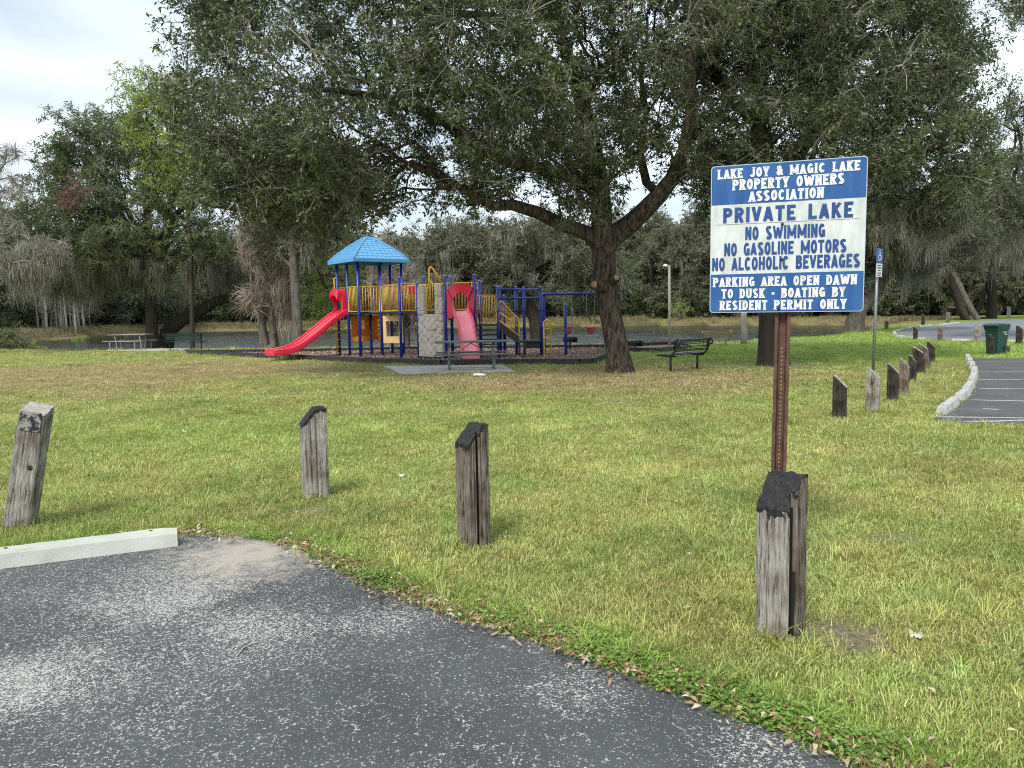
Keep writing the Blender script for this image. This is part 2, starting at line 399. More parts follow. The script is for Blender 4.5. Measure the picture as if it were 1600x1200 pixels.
def noise3(p, s, seed=0):
    return (fbm(p[:, 0] + p[:, 2] * .7, p[:, 1] - p[:, 2] * .4 + 31, s, seed) + fbm(p[:, 2] * 1.1 + 5, p[:, 0] * .8 - p[:, 1] * .6, s, seed + 3)) / 1.3
def inpoly_pts(poly, n, Y0, thick, g, gap=-.25, gs=1.4, edge=60., zmin=None):
    """points filling a crown: its outline as seen from the lawn, thick metres deep at its middle"""
    poly = np.array(poly, float); lo, hi = poly.min(0), poly.max(0); out_ = []
    while len(out_) < n:
        m_ = n * 2; q = g.uniform(lo, hi, (m_, 2)); q = q[inside(poly, q[:, 0], q[:, 1])]
        d = polydist(poly, q[:, 0], q[:, 1]); th = thick * np.sqrt(np.clip(d / (edge * 4), .03, 1))
        Yv = Y0 + th * g.uniform(-1, 1, len(q))
        p = np.array([tuple(W(a, b, c)) for (a, b), c in zip(q, Yv)])
        keep = noise3(p, gs, 4) > gap
        if zmin is not None: keep &= p[:, 2] > zmin
        out_ += list(p[keep])
    return np.array(out_[:n])
def ellip_pts(c, r, n, g, gap=-.3, gs=1.2, shell=.35):
    out_ = []
    while len(out_) < n:
        v = unit(g.normal(size=(n * 2, 3))) * (g.uniform(shell ** 3, 1, (n * 2, 1)) ** (1 / 3)); p = np.array(c) + v * r
        out_ += list(p[noise3(p, gs, 8) > gap])
    return np.array(out_[:n])

# ================================================================== SETTING
GREEN = np.array([.355, .395, .125]); BROWN = np.array([.40, .315, .165]); LUSH = np.array([.29, .42, .085]); SAND = np.array([.42, .36, .27])
def pp(pts): return np.array([tuple(G(*p))[:2] for p in pts])
ASPH = np.vstack([pp([(-500, 925), (-200, 890), (0, 866), (150, 850), (268, 838), (340, 838), (400, 843), (440, 851), (475, 864), (500, 880), (540, 895), (575, 915), (620, 936),
                      (660, 950), (700, 963), (760, 982), (830, 1003), (915, 1031), (1000, 1062), (1080, 1092), (1150, 1120), (1250, 1158), (1350, 1200), (1520, 1262)]), [(3.2, .9), (4.5, -7), (-13, -7), (-13, 4)]])
MULCH = pp([(292, 553), (404, 558.5), (480, 562), (569, 567), (690, 570.5), (786, 569.5), (925, 568.5), (946, 560), (946, 544.5), (790, 546), (655, 547), (473, 551)])
MULCH2 = pp([(949, 549), (976, 549), (1024, 551), (1078, 545.5), (1068, 540), (1040, 539.5), (949, 543.8)])
PAD = pp([(600, 574), (628, 585.5), (804, 581), (786, 571.8)])
LOT = pp([(1452, 658), (1600, 665), (2000, 684), (2000, 566), (1800, 562), (1600, 560), (1512, 560), (1524, 580), (1527, 600), (1515, 618), (1490, 642)])
LOOP = pp([(1399, 519.5), (1404, 525), (1440, 529.8), (1490, 532), (1600, 533), (1800, 536), (2050, 541), (2050, 494), (1800, 495.5), (1600, 498.5), (1550, 500.5), (1500, 504.5), (1460, 508.5), (1420, 513)])
def masks(x, y):
    n1_ = fbm(x, y, 3.2, 21); n2_ = fbm(x, y, .9, 22, 4); n3_ = fbm(x, y, 8, 23)
    br = .8 * smooth(.3, .85, np.exp(-(((x + 12) / 9.5) ** 2 + ((y - 22.5) / 7.5) ** 2)) + .3 * n1_ + .25 * n2_)
    br = np.maximum(br, .75 * smooth(.40, .8, np.exp(-(((x - 2.4) / 6.6) ** 2 + ((y - 17.6) / 4.2) ** 2)) + .22 * n1_ + .15 * n2_))
    br = np.maximum(br, .55 * smooth(.25, .8, n1_ * .6 + n2_ * .6) * (1 - smooth(4, 9, x) * .6))
    lu = smooth(2.5, 7, x) * smooth(19, 23, y) * (.8 + .3 * n1_)
    lu = np.maximum(lu, .45 * np.exp(-(((x + 4) / 4) ** 2 + ((y - 10.5) / 2.6) ** 2)) + .12 * n3_)
    d = polydist(ASPH, x, y); lu = np.maximum(lu, .9 * smooth(.55, .1, d) * smooth(-.3, .4, n2_ + .2))
    sa = smooth(.52, .75, n2_ * .55 + n1_ * .2 + .25) * .75
    for cx, cy, rr in [(2.03 * .75, 3.6, .28), (5.1, 21.3, .7), (7.4, 20.8, 1.1), (5.8, 22, .6), (-1.7, 6.2, .25), (8.2, 12.4, .5), (7.4, 10.9, .5), (2.6, 5.15, .3), (10.2, 19.6, 1), (6.4, 21.6, .9)]:
        sa = np.maximum(sa, .9 * smooth(1.1, .3, np.hypot(x - cx, y - cy) / rr + n2_ * .5))
    sa = np.maximum(sa, .8 * smooth(.16, .02, d + .1 * n2_))
    return np.clip(br, 0, 1), np.clip(lu, 0, 1), np.clip(sa, 0, 1)
def tint_at(x, y):
    br, lu, sa = masks(x, y); c = GREEN[None] * (1 + .14 * fbm(x, y, 1.5, 31)[:, None]) * (1 + np.array([.16, .0, .1])[None] * fbm(x, y, .45, 32)[:, None]); c = c * (1 - lu[:, None]) + LUSH * lu[:, None]
    c = c * (1 - br[:, None]) + BROWN * br[:, None]; return c, br, lu, sa

# --- terrain: one sheet, fine near the camera
ys = np.concatenate([np.linspace(-12, 2, 15), np.linspace(2.2, 14, 90), 14 + np.cumsum(np.geomspace(.14, .9, 90)), ])
ys = np.concatenate([ys, ys[-1] + np.cumsum(np.geomspace(1, 40, 60))])
xr = np.concatenate([np.linspace(0, 6, 46), 6 + np.cumsum(np.geomspace(.15, 1, 60))]); xr = np.concatenate([xr, xr[-1] + np.cumsum(np.geomspace(1.1, 40, 50))])
xs = np.concatenate([-xr[:0:-1], xr]); X, Y = np.meshgrid(xs, ys); x_, y_ = X.ravel(), Y.ravel(); Z = ground(x_, y_)
nx, ny = len(xs), len(ys); idx = np.arange(nx * ny).reshape(ny, nx)
FC = np.stack([idx[:-1, :-1], idx[:-1, 1:], idx[1:, 1:], idx[1:, :-1]], -1).reshape(-1, 4)
c, br, lu, sa = tint_at(x_, y_); c = c * (1 - sa[:, None]) + SAND * sa[:, None]
dl, il = lake(x_, y_)
bank = smooth(9, 1, dl) * (~il) * ((y_ > 56) | (x_ < -27)); c = c * (1 - bank[:, None]) + np.array([.29, .23, .12]) * bank[:, None]
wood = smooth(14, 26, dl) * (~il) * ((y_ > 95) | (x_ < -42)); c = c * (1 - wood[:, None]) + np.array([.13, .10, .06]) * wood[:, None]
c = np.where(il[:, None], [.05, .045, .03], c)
gm = bpy.data.materials.new('lawn_soil'); gm.use_nodes = True; t = gm.node_tree; b = t.nodes['Principled BSDF']; b.inputs['Roughness'].default_value = .95; b.inputs['Specular IOR Level'].default_value = .1
at = N(t, 'ShaderNodeAttribute', attribute_name='tint'); ge = N(t, 'ShaderNodeNewGeometry')
na = N(t, 'ShaderNodeTexNoise'); na.inputs['Scale'].default_value = 26; na.inputs['Detail'].default_value = 8; na.inputs['Roughness'].default_value = .75
ra = N(t, 'ShaderNodeValToRGB'); ra.color_ramp.elements[0].position = .3; ra.color_ramp.elements[0].color = (.22, .20, .18, 1); ra.color_ramp.elements[1].position = .7; ra.color_ramp.elements[1].color = (1.12, 1.1, 1.05, 1)
mm = N(t, 'ShaderNodeMix', data_type='RGBA', blend_type='MULTIPLY'); mm.inputs[0].default_value = 1
t.links.new(ge.outputs['Position'], na.inputs['Vector']); t.links.new(na.outputs['Fac'], ra.inputs[0]); t.links.new(at.outputs['Color'], mm.inputs[6]); t.links.new(ra.outputs[0], mm.inputs[7]); t.links.new(mm.outputs[2], b.inputs['Base Color'])
bp = N(t, 'ShaderNodeBump'); bp.inputs['Distance'].default_value = .04; t.links.new(na.outputs['Fac'], bp.inputs['Height']); t.links.new(bp.outputs[0], b.inputs['Normal'])
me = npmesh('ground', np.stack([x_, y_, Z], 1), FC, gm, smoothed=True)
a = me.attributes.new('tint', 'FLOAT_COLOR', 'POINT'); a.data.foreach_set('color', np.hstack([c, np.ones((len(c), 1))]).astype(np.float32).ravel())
link('ground', me, kind='structure')

# --- lake
wm = bpy.data.materials.new('lake_water'); wm.use_nodes = True; t = wm.node_tree; b = t.nodes['Principled BSDF']
b.inputs['Base Color'].default_value = (.012, .016, .014, 1); b.inputs['Roughness'].default_value = .07; b.inputs['IOR'].default_value = 1.33
ge = N(t, 'ShaderNodeNewGeometry'); n_ = N(t, 'ShaderNodeTexNoise'); n_.inputs['Scale'].default_value = 5; n_.inputs['Detail'].default_value = 3
bp = N(t, 'ShaderNodeBump'); bp.inputs['Strength'].default_value = 1; bp.inputs['Distance'].default_value = .06
t.links.new(ge.outputs['Position'], n_.inputs['Vector']); t.links.new(n_.outputs['Fac'], bp.inputs['Height']); t.links.new(bp.outputs[0], b.inputs['Normal'])
wx, wy = np.meshgrid(np.arange(-84, 62, .5), 33 + np.cumsum(np.concatenate([[0], np.linspace(.28, .75, 205)]))); wx, wy = wx.ravel(), wy.ravel()
wind = 1 + .9 * np.exp(-((wx + 1) / 14) ** 2) * smooth(105, 70, wy)
calm = wind * (.35 + .65 * smooth(-.25, .35, fbm(wx, wy * 2.2, 26, 61, 2) + .35 * np.exp(-((wx + 1) / 11) ** 2) * smooth(100, 60, wy) - .25 * smooth(8, 20, wx)))
wz = WATER_Z + .09 * calm * fbm(wx * .6, wy, .95, 62, 3)
wn = len(np.arange(-84, 62, .5)); wi = np.arange(len(wx)).reshape(-1, wn)
link('lake_water', npmesh('lake_water', np.stack([wx, wy, wz], 1), np.stack([wi[:-1, :-1], wi[:-1, 1:], wi[1:, 1:], wi[1:, :-1]], -1).reshape(-1, 4), wm, smoothed=True), kind='structure')

# --- flat sheets draped on the ground
def sheet(name, poly, z, m_, step=None, jit=.0, parent=None, **kw):
    import bmesh
    poly = [Vector((p[0], p[1], 0)) for p in poly]; P = []
    for i, p in enumerate(poly):
        q = poly[(i + 1) % len(poly)]; k = max(1, int((q - p).length / (step or 1e9)))
        for s in range(k):
            v = p.lerp(q, s / k); P.append(v + Vector((random.uniform(-jit, jit), random.uniform(-jit, jit), 0)) * (p.length < 14))
    bm = bmesh.new(); vs = [bm.verts.new(v) for v in P]; bm.faces.new(vs); bmesh.ops.triangulate(bm, faces=bm.faces[:])
    if step: 
        for _ in range(3):
            ed = [e_ for e_ in bm.edges if e_.calc_length() > step * 3]
            if ed: bmesh.ops.subdivide_edges(bm, edges=ed, cuts=1); bmesh.ops.triangulate(bm, faces=bm.faces[:])
    for v in bm.verts: v.co.z = gz(v.co.x, v.co.y) + z
    bmesh.ops.recalc_face_normals(bm, faces=bm.faces[:])
    me = bpy.data.meshes.new(name); bm.to_mesh(me); bm.free(); me.materials.append(m_)
    if me.polygons[0].normal.z < 0: me.flip_normals()
    return link(name, me, parent, **kw)
def asphalt_mat(name, base, fleck, amount, sand_at=None, worn=None):
    m_ = bpy.data.materials.new(name); m_.use_nodes = True; t = m_.node_tree; b = t.nodes['Principled BSDF']; L_ = t.links.new
    ge = N(t, 'ShaderNodeNewGeometry'); pos = ge.outputs['Position']
    def noise(s, d=3, rgh=.5, dist=0.):
        n = N(t, 'ShaderNodeTexNoise'); n.inputs['Scale'].default_value = s; n.inputs['Detail'].default_value = d; n.inputs['Roughness'].default_value = rgh; n.inputs['Distortion'].default_value = dist; L_(pos, n.inputs['Vector']); return n.outputs['Fac']
    def ma(op, a_, b_, clamp=False):
        n = N(t, 'ShaderNodeMath', operation=op, use_clamp=clamp)
        for i, v in enumerate((a_, b_)):
            if isinstance(v, (int, float)): n.inputs[i].default_value = v
            else: L_(v, n.inputs[i])
        return n.outputs[0]
    def rng_(v, a_, b_, c_=0., d_=1.):
        n = N(t, 'ShaderNodeMapRange'); n.inputs[1].default_value = a_; n.inputs[2].default_value = b_; n.inputs[3].default_value = c_; n.inputs[4].default_value = d_; L_(v, n.inputs[0]); return n.outputs[0]
    # worn flecks: thin broken ridges of pale aggregate showing through the sealcoat
    dens = rng_(noise(.75, 4, .6), .48, .78); sx = N(t, 'ShaderNodeSeparateXYZ'); L_(pos, sx.inputs[0])
    dens = ma('ADD', dens, rng_(sx.outputs[0], .6, -2.8, -.05, .30))
    for wc, wr in (worn or []):
        wd_ = N(t, 'ShaderNodeVectorMath', operation='DISTANCE'); L_(pos, wd_.inputs[0]); wd_.inputs[1].default_value = wc
        dens = ma('ADD', dens, rng_(ma('ADD', wd_.outputs['Value'], ma('MULTIPLY', noise(2.4, 5, .65), wr)), wr * .75, wr * 1.6, .95, 0))
    dens = ma('MULTIPLY', ma('MAXIMUM', dens, .05), amount)
    ridge = ma('ABSOLUTE', ma('SUBTRACT', noise(34, 2, .5, .8), .5), 0)
    gate = noise(95, 3, .6)
    line = ma('LESS_THAN', ridge, ma('MULTIPLY', dens, .024))
    spk = ma('GREATER_THAN', gate, ma('SUBTRACT', .635, ma('MULTIPLY', dens, .075)))
    spk2 = ma('GREATER_THAN', noise(150, 2, .5), ma('SUBTRACT', .74, ma('MULTIPLY', dens, .12)))
    vo = N(t, 'ShaderNodeTexVoronoi', feature='DISTANCE_TO_EDGE'); vo.inputs['Scale'].default_value = 4.2; dv = N(t, 'ShaderNodeVectorMath', operation='ADD'); nv_ = N(t, 'ShaderNodeTexNoise'); nv_.inputs['Scale'].default_value = 9; nv_.inputs['Detail'].default_value = 4
    sv = N(t, 'ShaderNodeVectorMath', operation='SCALE'); sv.inputs['Scale'].default_value = .16; L_(pos, nv_.inputs['Vector']); L_(nv_.outputs['Color'], sv.inputs[0]); L_(pos, dv.inputs[0]); L_(sv.outputs[0], dv.inputs[1]); L_(dv.outputs[0], vo.inputs['Vector'])
    line2 = ma('MULTIPLY', ma('LESS_THAN', vo.outputs['Distance'], .011), ma('MULTIPLY', ma('GREATER_THAN', gate, .55), ma('GREATER_THAN', noise(1.3, 2, .5), .47)))
    fl = ma('MAXIMUM', ma('MAXIMUM', ma('MULTIPLY', line, ma('GREATER_THAN', gate, .49)), spk2), ma('MAXIMUM', ma('MULTIPLY', spk, ma('LESS_THAN', ridge, .1)), line2))
    c0 = N(t, 'ShaderNodeValToRGB'); c0.color_ramp.elements[0].position = .35; c0.color_ramp.elements[1].position = .65
    c0.color_ramp.elements[0].color = (*[x * .8 for x in base], 1); c0.color_ramp.elements[1].color = (*[x * 1.25 for x in base], 1); L_(noise(1.1, 6, .65), c0.inputs[0])
    c1 = N(t, 'ShaderNodeMix', data_type='RGBA'); L_(fl, c1.inputs[0]); L_(c0.outputs[0], c1.inputs[6]); c1.inputs[7].default_value = (*fleck, 1); outc = c1.outputs[2]
    if sand_at:
        vd = N(t, 'ShaderNodeVectorMath', operation='DISTANCE'); L_(pos, vd.inputs[0]); vd.inputs[1].default_value = sand_at
        mk = rng_(ma('ADD', vd.outputs['Value'], ma('MULTIPLY', noise(6, 9, .78), 2.2)), 1.25, 1.75, .8, 0)
        c2 = N(t, 'ShaderNodeMix', data_type='RGBA'); L_(mk, c2.inputs[0]); L_(outc, c2.inputs[6]); c2.inputs[7].default_value = (.42, .375, .31, 1); outc = c2.outputs[2]
    L_(outc, b.inputs['Base Color']); b.inputs['Roughness'].default_value = .78; b.inputs['Specular IOR Level'].default_value = .35
    bp = N(t, 'ShaderNodeBump'); bp.inputs['Distance'].default_value = .004; L_(noise(130, 3, .6), bp.inputs['Height']); L_(bp.outputs[0], b.inputs['Normal'])
    return m_
sp = G(395, 868)
sheet('parking_area', ASPH, .006, asphalt_mat('worn_asphalt', (.064, .067, .069), (.44, .43, .40), 1.0, tuple(sp), [(tuple(G(*a_)), r_) for a_, r_ in (((60, 1070), .42), ((-150, 1110), .5), ((260, 935), .55), ((420, 985), .45), ((620, 965), .3), ((900, 1080), .28), ((1180, 1170), .25))]), step=.14, jit=.022, kind='structure')
lot = sheet('parking_lot', LOT, .008, asphalt_mat('far_asphalt', (.085, .088, .09), (.25, .24, .22), .55), step=1, kind='structure')
sheet('loop_road', LOOP, .008, asphalt_mat('road_asphalt', (.17, .18, .19), (.34, .34, .33), .5), step=2, kind='structure')
mulch_m = mat('wood_mulch', (.34, .24, .19), .95, color2=(.10, .07, .055), vscale=9, bump=.05, bscale=14, rampw=.14, spec=.1)
sheet('playground_mulch', MULCH, .03, mulch_m, step=.8, kind='structure'); sheet('swing_bay_mulch', MULCH2, .03, mulch_m, step=.8, kind='structure')
conc = mat('pad_concrete', (.46, .45, .43), .85, var=.22, vscale=3, bump=.003, bscale=60)
pd = MB(); n = 4; PAD3 = [(p[0], p[1]) for p in PAD]
pd.prism(PAD3, -.1, .06); pd.build('concrete_pad', conc, kind='structure')
paint = mat('road_paint', (.52, .52, .50), .7, color2=(.24, .24, .235), vscale=14, rampw=.12)
def stripe(a_, b_, wd=.1):
    p, q = G(*a_), G(*b_); d = (q - p).normalized(); s = Vector((-d.y, d.x, 0)) * wd / 2
    k = max(1, int((q - p).length / 1)); m_ = MB(); vs = []
    for i in range(k + 1):
        c_ = p.lerp(q, i / k)
        for sg in (-1, 1): v = c_ + s * sg; vs.append((v.x, v.y, gz(v.x, v.y) + .0125))
    m_.add(vs, [(2 * i, 2 * i + 2, 2 * i + 3, 2 * i + 1) for i in range(k)]); o = m_.build('painted_line', paint, lot)
    if o.data.polygons[0].normal.z < 0: o.data.flip_normals()
for s_ in [((1466, 652.5), (1640, 655)), ((1510, 660.5), (1640, 656.8)), ((1519, 626), (1640, 628.5)), ((1536, 640), (1560, 641)), ((1530, 608), (1640, 609)), ((1527, 594), (1640, 594.6)), ((1526, 582), (1640, 582))]: stripe(*s_)

# ================================================================== TREES
bark = mat('oak_bark', (.125, .098, .076), .95, color2=(.028, .021, .017), vscale=14, bump=.05, bscale=18, stretch=(1, 1, .25), rampw=.10, spec=.15)
bark_grey = mat('grey_bark', (.20, .18, .155), .95, color2=(.06, .052, .043), vscale=6, bump=.03, bscale=9, stretch=(1, 1, .3), rampw=.2, spec=.15)
bark_dark = mat('dark_bark', (.075, .06, .05), .95, color2=(.03, .025, .02), vscale=6, bump=.03, bscale=9, stretch=(1, 1, .3), spec=.15)
bark_pale = mat('pale_bark', (.42, .39, .34), .95, color2=(.2, .18, .15), vscale=5, bump=.02, bscale=9, stretch=(1, 1, .3), spec=.15)
twigm = mat('twig_bark', (.20, .175, .14), .9); twig_pale = mat('pale_twig_bark', (.36, .33, .28), .9)
leafA = leaf_mat('oak_leaf', (.034, .054, .018), (.135, .170, .050), .40, .32, .45); leafA2 = leaf_mat('oak_leaf_pale', (.11, .14, .06), (.21, .24, .12), .35, .25, .6)
leafB = leaf_mat('water_oak_leaf', (.060, .105, .028), (.15, .205, .055), .45, .35); leafB2 = leaf_mat('water_oak_leaf_pale', (.15, .20, .07), (.24, .28, .11), .45, .35)
leafC = leaf_mat('spring_leaf', (.22, .33, .04), (.40, .52, .08), .5, .45); leafC2 = leaf_mat('spring_leaf_pale', (.24, .30, .08), (.32, .38, .12), .5, .4)
leafD = leaf_mat('far_leaf', (.075, .094, .044), (.18, .20, .095), .6, .25, .3); leafD2 = leaf_mat('far_leaf_pale', (.16, .165, .11), (.26, .26, .19), .6, .2, .3)
leafR = leaf_mat('red_leaf', (.10, .028, .022), (.17, .055, .04), .6, .2)
mossm = leaf_mat('spanish_moss', (.19, .185, .145), (.42, .405, .335), .9, .3, .1)
mossp = leaf_mat('bare_twigs', (.30, .245, .205), (.50, .42, .36), .9, .15, .1)

TA = [leaf_cluster(.42, 88, .108, .042, s, twig_r=.005) for s in range(1, 5)] + [leaf_cluster(.75, 5, .09, .035, 9, ntwig=8, flat=.9, twig_r=.007)]
TA[4] = (TA[4][0], TA[4][1], np.where(TA[4][2] == 1, 3, TA[4][2]))
TB = [leaf_cluster(.75, 80, .17, .075, s, twig_r=.012) for s in range(11, 14)]
TD = [leaf_cluster(1.25, 95, .34, .17, s, twig_r=.02, flat=.6) for s in range(21, 24)]
TM = [moss_clump(30, 1.35, .22, .016, s) for s in range(31, 35)]
TT = [leaf_cluster(.8, 3, .05, .02, s, ntwig=34, flat=1.1, twig_r=.011) for s in range(41, 43)]     # bare twiggy sprays
def crown(name, P, T, mats, scale, g, parent, probs=None, tilt=.5, **kw):
    n = len(P); nv = len(T); var = g.choice(nv, n, p=probs); rot = np.stack([g.normal(size=n) * tilt, g.normal(size=n) * tilt, g.uniform(0, 6.28, n)], 1)
    return scatter(name, T, mats, P, rot, g.uniform(scale[0], scale[1], n), var, parent, kind='stuff', **kw)
def make_tree(name, label, group, base, init, rad, pts, mats, leafs, T, per, scale, seed, tip=.014, ex=.43, spread=.3, moss=0, moss_len=(.6, 1.4), spacing=.5, bf=.35, arc=.1,
              probs=None, moss_mat=None, maxcnt=2, lower=None, moss_zmax=None, cat='tree'):
    g = np.random.default_rng(seed); base = Vector(base)
    root = empty(name, base, label=label, cat=cat, group=group); b0 = np.array(base)
    P, par, ch, cnt, n0, R0 = grow([(np.array(p) - b0, q) for p, q in init], rad, pts - b0, spacing, bf, arc, seed)
    me, r = branch_mesh('trunk', P, par, ch, cnt, n0, R0, mats, tip, ex, seed=seed); link('trunk', me, root)
    cand = np.where((cnt <= maxcnt) & (np.arange(len(P)) >= n0))[0]
    if per > 0:
        k = int(len(cand) * per); q = P[g.choice(cand, k)] + g.normal(size=(k, 3)) * spread
        crown('crown', q, T, leafs, scale, g, root, probs)
    if moss:
        cm = np.where((r < .2) & (np.arange(len(P)) >= n0))[0]
        if moss_zmax is not None: cm = cm[P[cm, 2] < moss_zmax]
        nz = fbm(P[cm, 0] + P[cm, 2] * .3, P[cm, 1], 1.6, seed + 1); cm2 = cm[nz > .02]; cm = cm2 if len(cm2) > 20 else cm
        q = P[g.choice(cm, moss)] + g.normal(size=(moss, 3)) * .12; s = g.uniform(*moss_len, moss)
        cl = fbm(q[:, 0], q[:, 1] + q[:, 2], 2.5, seed) * .5 + 1; s = s * cl
        w_ = g.uniform(.8, 1.5, moss)
        scatter('spanish_moss', TM, [moss_mat or mossm], q, np.stack([g.normal(size=moss) * .08, g.normal(size=moss) * .08, g.uniform(0, 6.28, moss)], 1), np.stack([w_, w_, s], 1), g.integers(0, 4, moss), root, kind='stuff')
    return root
def path(pxs, Y, dY=0.):
    """limb nodes from a list of pixels at distance Y, drifting dY in depth per node"""
    return [W(px, py, Y + dY * i) for i, (px, py) in enumerate(pxs)]
def limbs(trunk, trunk_r, branches):
    """trunk: points; branches: list of (parent index into trunk or ('b', i, j), points, radii)"""
    init = [(p, i - 1) for i, p in enumerate(trunk)]; rad = [(r_,) for r_ in trunk_r]; start = {}
    for bi, (pa, pts_, rs_) in enumerate(branches):
        q = pa if not isinstance(pa, tuple) else start[pa[0]] + pa[1]
        start[bi] = len(init)
        for p, r_ in zip(pts_, rs_): init.append((p, q)); rad.append(r_); q = len(init) - 1
    return init, rad

# --- the large oak beside the playground
g1 = np.random.default_rng(1); b1 = G(968, 581.5); Yb = b1.y
tr = [b1 - Vector((0, 0, .12)), b1 + Vector((-.01, 0, .12))] + path([(965, 555), (959, 520), (953, 488), (948, 455), (945, 420), (944, 388)], Yb)
tr_r = [.43, .36, .305, .285, .275, .285, .28, .31]
ini, rad = limbs(tr, tr_r, [
    (7, path([(962, 368), (985, 350), (1008, 328), (1030, 304), (1050, 278), (1068, 235), (1080, 180), (1078, 110), (1088, 30), (1095, -70), (1090, -170)], Yb, -.12), [.26, .24, .22, .2, .18, .16, .15, .13, .11, .09, .07]),
    (7, path([(918, 365), (880, 352), (838, 332), (800, 320), (770, 322), (740, 306), (700, 280), (650, 262)], Yb, -.2), [.19, .175, .155, .135, .115, .09, .07, .05]),
    (7, path([(940, 350), (938, 300), (930, 250), (918, 190), (900, 130), (878, 60), (862, -30), (850, -130)], Yb, .15), [.27, .24, .22, .2, .17, .14, .11, .08]),
    ((2, 1), path([(890, 275), (840, 262), (790, 252), (755, 235), (718, 202), (660, 175), (590, 150), (510, 140)], Yb, -.3), [.16, .15, .14, .13, .12, .1, .08, .06]),
    ((2, 4), path([(850, 90), (810, 50), (770, 25), (700, 20), (620, 0)], Yb, -.4), [.12, .11, .1, .08, .06]),
    ((0, 4), path([(1100, 250), (1150, 235), (1200, 225)], Yb, -.5), [.1, .08, .06]),
    ((0, 3), path([(1010, 285), (1000, 240), (1010, 180), (1000, 110)], Yb, .4), [.11, .1, .08, .06])])
poly1 = [(1190, 300), (1130, 295), (1090, 305), (1060, 285), (1020, 225), (985, 255), (960, 300), (925, 335), (895, 330), (860, 305), (800, 302), (755, 312), (705, 322), (672, 312), (640, 322), (600, 335), (560, 340), (500, 350), (440, 350), (385, 325),
         (335, 330), (290, 275), (262, 190), (262, 140), (300, 95), (275, 50), (320, -20), (360, -200), (600, -420), (1000, -480), (1250, -330), (1300, -50), (1290, 180)]
pts1 = inpoly_pts(poly1, 2100, 19.3, 4.6, g1, gap=-.1, gs=1.25, edge=45)
pts1b = inpoly_pts([(300, 200), (560, 230), (620, 300), (560, 338), (500, 345), (440, 345), (385, 320), (335, 300)], 150, 18.6, 3, g1, gap=-.4, gs=1.1, edge=20)
oak = make_tree('oak_tree', 'large dark live oak with cut branch stubs on its trunk, standing beside the playground', None, b1, ini, rad, np.vstack([pts1, pts1b]), bark,
                [leafA, twigm, leafA2, twig_pale], TA, 1.22, (.72, 1.3), 3, tip=.011, ex=.40, spread=.26, moss=90, moss_len=(.25, .6), spacing=.42, probs=[.235, .235, .235, .235, .06])
stubm = mat('cut_wood', (.30, .19, .12), .9, var=.3, vscale=12)
for (px, py, dx, r_) in [(938, 447, -1, .13), (958, 437, .3, .10)]:
    p = W(px, py, Yb - .28) - b1; q = p + Vector((dx * .16, -.22, .04)); mb = MB(); ctr = W(952, 452, Yb) - b1
    mb.tube([ctr, p, q, q + (q - p) * .12], [.16, r_ * 1.15, r_ * 1.1, r_ * .9], 12)
    o = mb.build('branch_stub', bark, oak); d_ = (q - p).normalized(); e_ = MB().tube([q + d_ * .02, q + d_ * .04], [r_ * .8, r_ * .55], 12).build('cut_face', stubm, o)

# --- second oak behind the notice board
g2 = np.random.default_rng(2); b2 = G(1207, 571)
tr = [b2 - Vector((0, 0, .12)), b2 + Vector((0, 0, .12))] + path([(1206, 540), (1206, 490), (1205, 430), (1203, 380), (1200, 330)], b2.y)
ini, rad = limbs(tr, [.55, .43, .37, .34, .33, .32, .31], [
    (6, path([(1195, 270), (1190, 200), (1188, 120), (1180, 40), (1175, -60), (1180, -160)], b2.y, .1), [.28, .25, .21, .17, .13, .09]),
    (6, path([(1225, 270), (1262, 215), (1310, 165), (1370, 130), (1430, 110), (1490, 100)], b2.y, -.15), [.24, .21, .17, .13, .1, .07]),
    (5, path([(1235, 345), (1290, 310), (1350, 270), (1420, 240), (1480, 225)], b2.y, -.2), [.17, .15, .12, .1, .07]),
    ((0, 1), path([(1150, 160), (1110, 110), (1085, 40), (1070, -40)], b2.y, .2), [.16, .13, .1, .08]),
    ((1, 1), path([(1300, 150), (1330, 80), (1360, 0), (1380, -90)], b2.y, .25), [.15, .13, .1, .07])])
poly2 = [(1120, 320), (1180, 345), (1240, 335), (1300, 330), (1350, 345), (1400, 335), (1455, 350), (1500, 330), (1535, 290), (1548, 200), (1520, 150), (1535, 80), (1505, 30), (1480, -30), (1450, -150), (1350, -280), (1150, -300), (1060, -100), (1080, 150)]
pts2 = inpoly_pts(poly2, 1080, b2.y + .4, 4.2, g2, gap=-.2, gs=1.2, edge=40)
make_tree('oak_tree', 'second live oak, its dark trunk half hidden behind the notice board post', None, b2, ini, rad, pts2, bark_dark,
          [leafA, twigm, leafA2, twig_pale], TA, 1.4, (.75, 1.35), 5, tip=.011, ex=.42, spread=.28, moss=110, moss_len=(.35, .9), spacing=.45, probs=[.25, .25, .23, .23, .04], moss_zmax=4.3)

